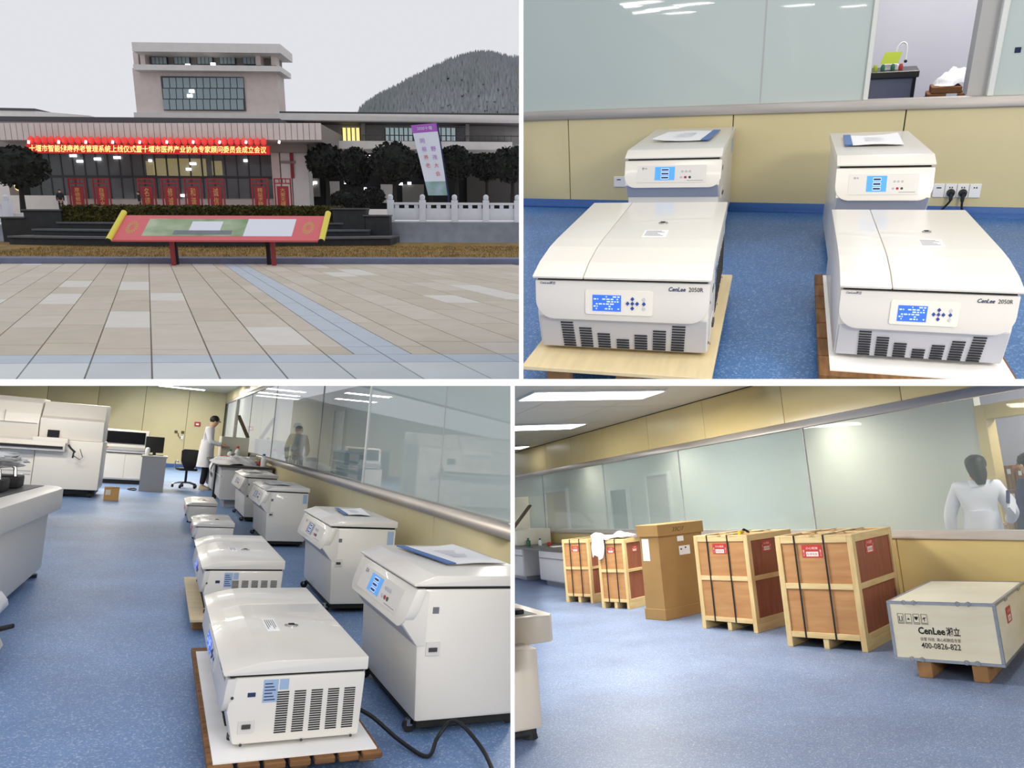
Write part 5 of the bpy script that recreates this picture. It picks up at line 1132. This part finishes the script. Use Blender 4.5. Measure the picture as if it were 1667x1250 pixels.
# civic building
b_ = thing('civic_hall', 'grey pink civic hall with a square tower and a long canopy', 'building', (0, 0, 0))
def slab_px(name, m, px0, py0, px1, py1, Y, dep, par=b_, bev=.0, dz0=0):
    x0, x1, z0, z1 = rect('TL', px0, py0, px1, py1, Y); return MB().box(x0, x1, Y, Y + dep, z0, z1, bev, 1).build(name, m, par)
slab_px('tower_wall', 'stone_pink', 220, 112, 453, 200, 76, 2.5)
slab_px('tower_roof_slab', 'stone_pale', 215, 70, 456, 85, 74.6, 4.5)
slab_px('tower_cornice', 'stone_pale', 217, 106, 456, 115, 74.9, 4); slab_px('tower_cornice', 'stone_pale', 218, 184, 455, 192, 75.2, 3.5)
slab_px('upper_storey', 'wing_grey', 222, 85, 452, 106, 77.2, 1.5)
for p in (221, 232, 445, 420): slab_px('pier', 'stone_pink', p - 4, 85, p + 4, 106, 76, 1.2)
for i, p in enumerate((259, 296, 333.5, 370, 408)):
    fr = slab_px('window', 'mullion', p - 13, 92, p + 13, 105, 76.9, .25)
    for j in range(4): x0, x1, z0, z1 = rect('TL', p - 12.5 + 6.25 * j, 92.5, p - 12.5 + 6.25 * (j + 1), 104.5, 76.85); MB().box(x0 + .03, x1 - .03, 76.82, 76.88, z0 + .03, z1 - .03).build('pane', 'glass_tower', fr, smooth=False)
fr = slab_px('window_frame', 'mullion', 264, 124.5, 398, 180, 75.85, .12)
for i in range(12):
    for j in range(3):
        x0, x1, z0, z1 = rect('TL', 265 + 11 * i, 126 + 17.7 * j, 265 + 11 * (i + 1), 126 + 17.7 * (j + 1), 75.8); MB().box(x0 + .04, x1 - .04, 75.78, 75.84, z0 + .04, z1 - .04).build('pane', 'glass_tower', fr, smooth=False)
for px_, py_ in ((311, 148), (308, 155.5), (305, 106), (346, 104)): x0, x1, z0, z1 = rect('TL', px_ - 4, py_ - 2.4, px_ + 4, py_ + 2.4, 75.6); MB().box(x0, x1, 75.7, 75.76, z0, z1).build('window_lamp', 'inside_lamp', b_, smooth=False)
# low hall, canopy, glass front
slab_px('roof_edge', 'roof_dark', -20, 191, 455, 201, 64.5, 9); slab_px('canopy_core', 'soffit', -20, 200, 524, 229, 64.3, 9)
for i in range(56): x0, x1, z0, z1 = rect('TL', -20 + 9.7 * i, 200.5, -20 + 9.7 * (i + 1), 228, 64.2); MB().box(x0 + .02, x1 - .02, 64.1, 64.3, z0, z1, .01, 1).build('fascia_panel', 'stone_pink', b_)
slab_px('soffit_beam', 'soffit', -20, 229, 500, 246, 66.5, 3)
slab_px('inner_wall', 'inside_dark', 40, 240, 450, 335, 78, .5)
slab_px('lit_room', 'inside_warm', 252, 258, 334, 286, 74.5, .3); slab_px('lit_room', 'inside_warm', 238, 262, 250, 285, 74.5, .3); slab_px('lit_room', 'inside_warm', 345, 262, 360, 285, 74.5, .3)
slab_px('hall_plinth', 'stone_pale', 45, 322, 445, 345, 70.2, .6)
slab_px('transom', 'mullion', 45, 286, 445, 290, 69.9, .2)
for i in range(21):
    p0, p1 = 45 + 19 * i, 45 + 19 * (i + 1); x0, x1, z0, z1 = rect('TL', p0, 248, p1, 323, 70); MB().box(x0 + .05, x1 - .05, 70, 70.05, z0, z1).build('glass_pane', 'glass_dark', b_, smooth=False); MB().box(x1 - .05, x1 + .05, 69.95, 70.1, z0, z1).build('mullion', 'mullion', b_, smooth=False)
for px_, py_, w in ((116, 253, 5.5), (156, 258.5, 5.5), (188, 256, 5.5), (127, 262, 5), (242, 261, 2.5), (312, 266, 5), (305, 275, 4), (310, 312, 4), (296, 318, 4), (398, 261, 3)): x0, x1, z0, z1 = rect('TL', px_ - w, py_ - 2, px_ + w, py_ + 2, 69.6); MB().box(x0, x1, 69.85, 69.93, z0, z1).build('hall_lamp', 'inside_lamp', b_, smooth=False)
for p0, p1 in ((443, 456), (458, 474), (476, 502)): slab_px('pillar', 'stone_pale' if p0 > 450 else 'stone_pink', p0, 229, p1, 340, 67.5, 1.6)
slab_px('pillar_band', 'soffit', 456, 262, 480, 266, 67.3, .2); slab_px('pillar_band', 'stand_red', 472, 232, 477, 290, 67.3, .15)
slab_px('left_block', 'stone_pale', -20, 232, 12, 340, 67.5, 2)
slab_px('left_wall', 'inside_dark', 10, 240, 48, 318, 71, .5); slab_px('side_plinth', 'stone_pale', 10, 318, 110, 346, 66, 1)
x0, x1, z0, z1 = rect('TL', 30, 298, 42, 310, 66); MB().ball((x0 + .3, 65.5, (z0 + z1) / 2), .3, .3, .35).build('globe_lamp', 'inside_warm', b_)
# low roofs at far left
b2 = thing('low_annex', 'low pale annex roof beyond the canopy at the left', 'building', (0, 0, 0)); x0, x1, z0, z1 = rect('TL', -20, 180, 145, 193, 84)
MB().prof([(x0, z0), (x1, z0), (x1, z0 + .35), (x1 - 5.5, z1 - .05), (x0, z1)], 84, 92, 'y').build('roof', 'stone_pale', b2); MB().prof([(x0, z1), (x1 - 5.5, z1 - .05), (x1 - 5.5, z1 + .2), (x0, z1 + .25)], 83.9, 92, 'y').build('roof_trim', 'roof_dark', b2)
# right wing
b3 = thing('side_wing', 'long two storey side wing with lit windows behind the round trees', 'building', (0, 0, 0))
slab_px('roof', 'stone_pale', 455, 186, 880, 197, 72, 14, b3); slab_px('roof_trim', 'roof_dark', 455, 183, 880, 187, 72.5, 14, b3)
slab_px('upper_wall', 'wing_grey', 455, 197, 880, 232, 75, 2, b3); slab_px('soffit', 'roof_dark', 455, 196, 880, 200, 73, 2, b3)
for p0, p1, m in ((557, 586, 'inside_warm'), (627, 672, 'inside_cool'), (710, 742, 'inside_cool')):
    w_ = slab_px('window', m, p0, 208, p1, 229, 74.9, .1, b3); n_ = int((p1 - p0) / 7)
    for j in range(n_ + 1): slab_px('window_bar', 'mullion', p0 + (p1 - p0) * j / n_ - .8, 208, p0 + (p1 - p0) * j / n_ + .8, 229, 74.8, .1, w_)
slab_px('dark_window', 'glass_dark', 742, 208, 756, 229, 74.9, .1, b3)
for p in (591, 761): slab_px('column', 'wing_grey', p - 3, 197, p + 3, 232, 73.6, .5, b3)
rl = MB()
for i in range(24): x0, x1, z0, z1 = rect('TL', 590 + 10.5 * i, 220, 591 + 10.5 * i, 232, 73.3); rl.box(x0, x0 + .05, 73.3, 73.35, z0, z1)
x0, x1, z0, z1 = rect('TL', 590, 220, 845, 221.5, 73.3); rl.box(x0, x1, 73.3, 73.35, z0, z1); rl.build('railing', 'mullion', b3, smooth=False)
x0, x1, z0, z1 = rect('TL', 520, 230, 834, 243, 71.5); MB().prof([(x0 - .5, z0), (x1, z0), (x1, z1), (x0 + 1.6, z1)], 71.5, 76, 'y').build('balcony', 'stone_pale', b3)
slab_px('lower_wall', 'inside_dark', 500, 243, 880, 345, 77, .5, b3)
for p0, p1, y0_, y1_, m in ((536, 552, 295, 325, 'stone_pale'), (620, 640, 300, 330, 'stone_pale'), (655, 690, 300, 330, 'wing_grey'), (760, 800, 280, 330, 'bay_dark'), (800, 845, 290, 330, 'bay_dark'), (502, 520, 290, 320, 'wing_grey')): slab_px('lower_bay', m, p0, y0_, p1, y1_, 76.4, .4, b3)
for px_, py_, w in ((506, 299, 3), (512, 297, 3), (562, 297, 2.5), (652, 299, 3), (666, 298, 3), (594, 307, 2), (500, 254, 2), (500, 262, 2), (598, 254, 4)): x0, x1, z0, z1 = rect('TL', px_ - w, py_ - 2, px_ + w, py_ + 2, 76); MB().box(x0, x1, 76.2, 76.3, z0, z1).build('wall_lamp', 'inside_lamp', b3, smooth=False)
# lanterns, LED strip, downlights
x0, x1, z0, z1 = rect('TL', 49, 224, 436, 236, 64.0); n_ = 36; w = (x1 - x0) / n_; lz = (z0 + z1) / 2; lh = (z1 - z0) / 2
ln0 = thing('red_lantern', 'round red lantern, first from the left end of the canopy row', 'lantern', (x0 + w / 2, 63.7, lz), 0, 'red lanterns along the canopy')
MB().lathe([(w * .18, -lh), (w * .38, -lh * .7), (w * .47, 0), (w * .38, lh * .7), (w * .18, lh)], (0, 0, 0), 12).build('shade', 'lantern_red', ln0); MB().cyl((0, 0, -lh * 1.06), (0, 0, -lh * .98), w * .16, n=8).build('ring', 'gold', ln0); MB().cyl((0, 0, lh * .98), (0, 0, lh * 1.15), w * .16, n=8).build('ring', 'gold', ln0)
ORD = 'first second third fourth fifth sixth seventh eighth ninth tenth eleventh twelfth thirteenth fourteenth fifteenth sixteenth seventeenth eighteenth'.split()
for i in range(1, n_): dup(ln0, (x0 + w * (i + .5), 63.7, lz), 0, f'round red lantern, {ORD[i]} from the left end of the canopy row' if i < 18 else f'round red lantern, {ORD[35 - i]} from the right end of the canopy row')
x0, x1, z0, z1 = rect('TL', 44, 236, 439, 250.5, 63.6)
t = thing('led_banner', 'red glowing banner strip with yellow characters under the lanterns', 'banner', (x0, 63.5, z0)); MB().box(0, x1 - x0, 0, .2, 0, z1 - z0).build('panel', 'led_red', t, smooth=False)
text('lettering', '十堰市智能健康养老管理系统上线仪式暨十堰市医养产业协会专家顾问委员会成立会议', 'led_text', t, (.25, -.004, .1), (1, 0, 0), (0, 0, 1), x1 - x0 - .5, (z1 - z0) * .78, .12, .008, .01)
for i, px_ in enumerate((46, 95, 139, 183, 227, 271, 314, 357, 400, 454)):
    c = P('TL', px_, 231.5, y=63.2); tag(MB().cyl((0, 0, 0), (.06, -.02, .22), .085, n=8).build('spotlight', 'inside_lamp', loc=c - Vector((0, 0, .1))), f'small bright spotlight, {ORD[i]} from the left along the lanterns', 'spotlight', 'spotlights on the canopy')
# red framed stands
words = ('厚德载物', '自强不息', '名德', '修诚', '和谐', '诚信', '精益求精', '大爱无疆')
for i, (px_, wd_) in enumerate(zip((127, 166.5, 240, 278, 315, 352, 424, 461), words)):
    x0, x1, z0, z1 = rect('TL', px_ - 13, 291, px_ + 13, 345, 62); w = x1 - x0; zp0, zp1 = P('TL', px_, 340, y=62).z, P('TL', px_, 303, y=62).z
    pos = ('beside the dark coated person at the left', 'second from the left', 'third from the left', 'fourth from the left', 'under the warm lit window', 'fourth from the right', 'in front of the last glass pane', 'before the pale pillar at the right')[i]
    t = thing('red_stand', f'red display stand with gold characters, {pos}', 'display stand', (x0, 62, 1.9))
    zz = 1.9
    for x in (0, w): MB().box(x - .05, x + .05, -.05, .05, 0, z1 - zz).build('post', 'stand_red', t)
    for z in (z1 - zz, z1 - zz - .35): MB().box(-.05, w + .05, -.04, .04, z - .05, z + .04).build('rail', 'stand_red', t)
    for f in (.3, .5, .7): MB().box(w * f - .03, w * f + .03, -.03, .03, z1 - zz - .35, z1 - zz).build('slat', 'stand_red', t)
    MB().box(w * .14, w * .86, -.06, .0, max(0, zp0 - zz), zp1 - zz).build('panel', 'stand_red', t)
    text('lettering', '\n'.join(wd_), 'gold', t, (w * .34, -.061, max(0, zp0 - zz) + .25), (1, 0, 0), (0, 0, 1), w * .32, (zp1 - max(zz, zp0)) * .78)
# people on the forecourt
human('person in black standing at the left end of the hedge', (P('TL', 99, 330, y=58).x, 58, 1.9), D2(40), 1.75, (((-.13, 0, .64), (-.12, -.03, .48)), ((.13, 0, .64), (.12, -.03, .48))), .03, coat='cloth_black', coat_hem=.5, sub=1)
human('person in dark clothes beside the third red stand', (P('TL', 227, 325, y=61).x, 61, 1.9), D2(-60), 1.7, (((-.13, 0, .64), (-.12, -.03, .48)), ((.13, 0, .64), (.12, -.03, .48))), .05, coat='cloth_black', coat_hem=.5, sub=1)
# trees and shrubs
for i, (px_, py_, hw_, hh_, Y, lab) in enumerate(((531, 262, 28, 22, 66, 'round dark tree beside the pale pillar'), (577, 272, 24, 26, 64, 'dark tree with a heavy trunk between the round trees'), (640, 265, 33, 27, 62, 'largest round dark tree, left of the white flag'), (742, 265, 26, 22, 64, 'round dark tree just right of the white flag'), (792, 272, 22, 18, 70, 'small dark tree behind the balustrade'), (834, 268, 34, 24, 62, 'round dark tree at the right edge of the plaza'), (700, 270, 26, 20, 70, 'dark tree hidden behind the white flag'), (28, 272, 38, 27, 60, 'dark spreading tree at the left edge of the plaza'))):
    c = P('TL', px_, py_, y=Y); s_ = Y / 1200; t = thing('tree', lab, 'tree', (c.x, Y, 1.9), 0, 'dark clipped trees on the forecourt')
    leafy((0, 0, c.z - 1.9), hw_ * s_ * 1.12, hw_ * s_, hh_ * s_ * 1.12, 800, .17, i + 20).build('crown', 'leaf_dark', t, smooth=False)
    MB().tube([(0, 0, 0), (.05, 0, (c.z - 1.9) * .5), (0, 0, c.z - 1.9)], [.22 if i != 1 else .4, .16, .1], 8).build('trunk', 'bark', t)
for i, (px_, py_, hw_, hh_, Y, lab) in enumerate(((562, 322, 22, 11, 56, 'round dark shrub left of the heavy trunk'), (608, 319, 18, 13, 56, 'round dark shrub right of the heavy trunk'), (588, 334, 12, 16, 50, 'dark upright bush in front of the heavy trunk'))):
    c = P('TL', px_, py_, y=Y); s_ = Y / 1200; tag(leafy((0, 0, 0), hw_ * s_, hw_ * s_ * .8, hh_ * s_, 500, .12, i + 50).build('shrub', 'leaf_dark', loc=c, smooth=False), lab, 'shrub')
c = P('TL', 540, 350, y=45.6); tag(leafy((0, 0, 0), .85, .5, .35, 300, .12, 77).build('shrub', 'leaf_olive', loc=c, smooth=False), 'olive bush at the right end of the hedge', 'shrub')
slab = rect('TL', 520, 330, 640, 352, 54); struct('wall_terrace', MB().box(slab[0], slab[1], 54, 54.6, 1.0, slab[2] + .5), 'stone_pale', 'pale low wall between the terrace and the balustrade')
# slanting flag
Y = 52; A, B_, C_, D_ = P('TL', 697, 318, y=Y), P('TL', 729, 318, y=Y), P('TL', 711, 200, y=Y), P('TL', 669, 204, y=Y)
t = thing('advertising_flag', 'white slanting advertising flag with a purple head', 'flag', (B_.x, Y, 1.9)); O = Vector((B_.x, Y, 1.9))
def fl(u, v): return (A + (B_ - A) * u) * (1 - v) + (D_ + (C_ - D_) * u) * v - O
th = Vector((0, -.03, 0))
def strip(name, m, v0, v1, off, par): 
    mb = MB(); n = 8
    mb.grid(lambda u, v: tuple(fl(u, v0 + (v1 - v0) * v) + Vector((0, -off + .06 * math.sin(5 * (v0 + (v1 - v0) * v) + 2 * u), 0))), 6, 10); k2 = len(mb.v); mb.f += [tuple(i + k2 for i in f) for f in mb.f]; mb.v += [(x, y + .02, z) for x, y, z in mb.v]
    return mb.build(name, m, par)
cl_ = strip('cloth', 'flag_white', .20, .885, 0, t); strip('head_band', 'flag_purple', .885, 1.0, 0, t); strip('picture', 'flag_green', .0, .20, 0, t)
right = (fl(1, .5) - fl(0, .5)).normalized(); upv = (fl(.5, 1) - fl(.5, 0)).normalized()
for j, (ch, m) in enumerate((('同', 'flag_purple'), ('般', 'flag_purple'), ('养', 'logo_red'), ('老', 'logo_red'))): text('lettering', ch, m, cl_, fl(.22, .74 - .115 * j) + Vector((0, -.12, 0)), right, upv, None, .30)
for j, (ch, m) in enumerate((('野', 'flag_purple'), ('茂', 'flag_purple'), ('大', 'logo_red'), ('会', 'logo_red'))): text('lettering', ch, m, cl_, fl(.60, .62 - .115 * j) + Vector((0, -.12, 0)), right, upv, None, .30)
text('lettering', '2020十堰', 'flag_white', cl_, fl(.2, .92) + Vector((0, -.12, 0)), right, upv, 1.0)
MB().tube([tuple(fl(1.03, -.02) - Vector((0, 0, max(0, fl(1.03, -.02).z)))), tuple(fl(1.03, 0)), tuple(fl(1.03, .5)), tuple(fl(1.02, 1.0))], .05, 8).build('pole', 'cloth_navy', t)
# wooded hill
prof_ = [(560, 200), (588, 186), (600, 170), (622, 155), (640, 146), (662, 134), (690, 120), (705, 112), (730, 100), (755, 92), (780, 86), (800, 88), (825, 94), (850, 96), (900, 110), (980, 150)]
Y = 260; rr_ = random.Random(14); hs = [(P('TL', a, b, y=Y).x, P('TL', a, b, y=Y).z) for a, b in prof_]
def hz(x):
    for (xa, za), (xb, zb) in zip(hs, hs[1:]):
        if xa <= x <= xb: return za + (zb - za) * (x - xa) / (xb - xa)
    return hs[0][1]
xa, xb = hs[0][0], hs[-1][0]
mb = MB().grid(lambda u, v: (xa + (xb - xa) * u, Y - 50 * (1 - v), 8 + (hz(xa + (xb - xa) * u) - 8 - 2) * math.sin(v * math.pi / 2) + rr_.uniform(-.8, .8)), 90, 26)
hl = tag(mb.build('hill', 'hill_wood_haze', ang=80), 'wooded hill in painted mist grey rising behind the side wing', 'hill')
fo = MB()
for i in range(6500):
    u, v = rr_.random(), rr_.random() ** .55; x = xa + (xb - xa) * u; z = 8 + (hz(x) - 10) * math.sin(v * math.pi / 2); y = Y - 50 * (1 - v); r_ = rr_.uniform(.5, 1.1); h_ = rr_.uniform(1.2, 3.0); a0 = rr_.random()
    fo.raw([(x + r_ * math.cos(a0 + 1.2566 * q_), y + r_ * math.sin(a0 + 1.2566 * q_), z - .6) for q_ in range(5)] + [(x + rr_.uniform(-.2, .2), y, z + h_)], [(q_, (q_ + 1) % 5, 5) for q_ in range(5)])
o = fo.build('tree_cover', 'hill_wood_haze', hl, ang=80); o['kind'] = 'stuff'

# ---------------------------------------------------------------- set every thing down in its own place
bpy.context.view_layer.update()
for o, q in TOPS:
    if q: o.matrix_world = ROOM[q] @ o.matrix_basis
bpy.context.view_layer.update()
# each place ends at the border boards: trim what would reach through them
CUT = {'TL': ((1, 848.5), (0, 622.5)), 'TR': ((-1, 848.5), (0, 622.5)), 'BL': ((1, 834.5), (2, 622.5)), 'BR': ((-1, 834.5), (2, 622.5))}
def planes(q):
    (s, x), (k, y) = CUT[q]; out = []
    n = Vector((1, 0, -(x - PX) / F)) * s; out.append(n)                       # camera axes right, down, forward; keep n.p < 0
    n = Vector((0, 1, -(y - PY) / F)) * (1 if k == 0 else -1); out.append(n)
    return [(C2W @ n).normalized() for n in out]
done = {}
for o, q in TOPS:
    if not q: continue
    pl = planes(q)
    for m in [o] + list(o.children_recursive):
        if m.type != 'MESH': continue
        M = m.matrix_world; Mi = M.inverted()
        ds = [[(M @ v.co - EYE).dot(n) for v in m.data.vertices] for n in pl]
        for n, d in zip(pl, ds):
            if not d: break
            if min(d) > -1e-4:
                done[m] = 1; break
            if max(d) > 1e-4:
                if m.data.users > 1: m.data = m.data.copy()
                b = bmesh.new(); b.from_mesh(m.data)
                ln = (M.to_3x3().transposed() @ n).normalized(); lc = Mi @ EYE
                r = bmesh.ops.bisect_plane(b, geom=b.verts[:] + b.edges[:] + b.faces[:], plane_co=lc, plane_no=ln, clear_outer=True)
                ed = [e for e in r['geom_cut'] if isinstance(e, bmesh.types.BMEdge)]
                if ed:
                    try: bmesh.ops.holes_fill(b, edges=ed, sides=0)
                    except Exception: pass
                b.to_mesh(m.data); b.free(); m.data.update()
                if not m.data.polygons: done[m] = 1
for m in done: bpy.data.objects.remove(m)
for o, q in TOPS:
    try:
        if o.type == 'EMPTY' and not o.children: bpy.data.objects.remove(o)
    except ReferenceError: pass
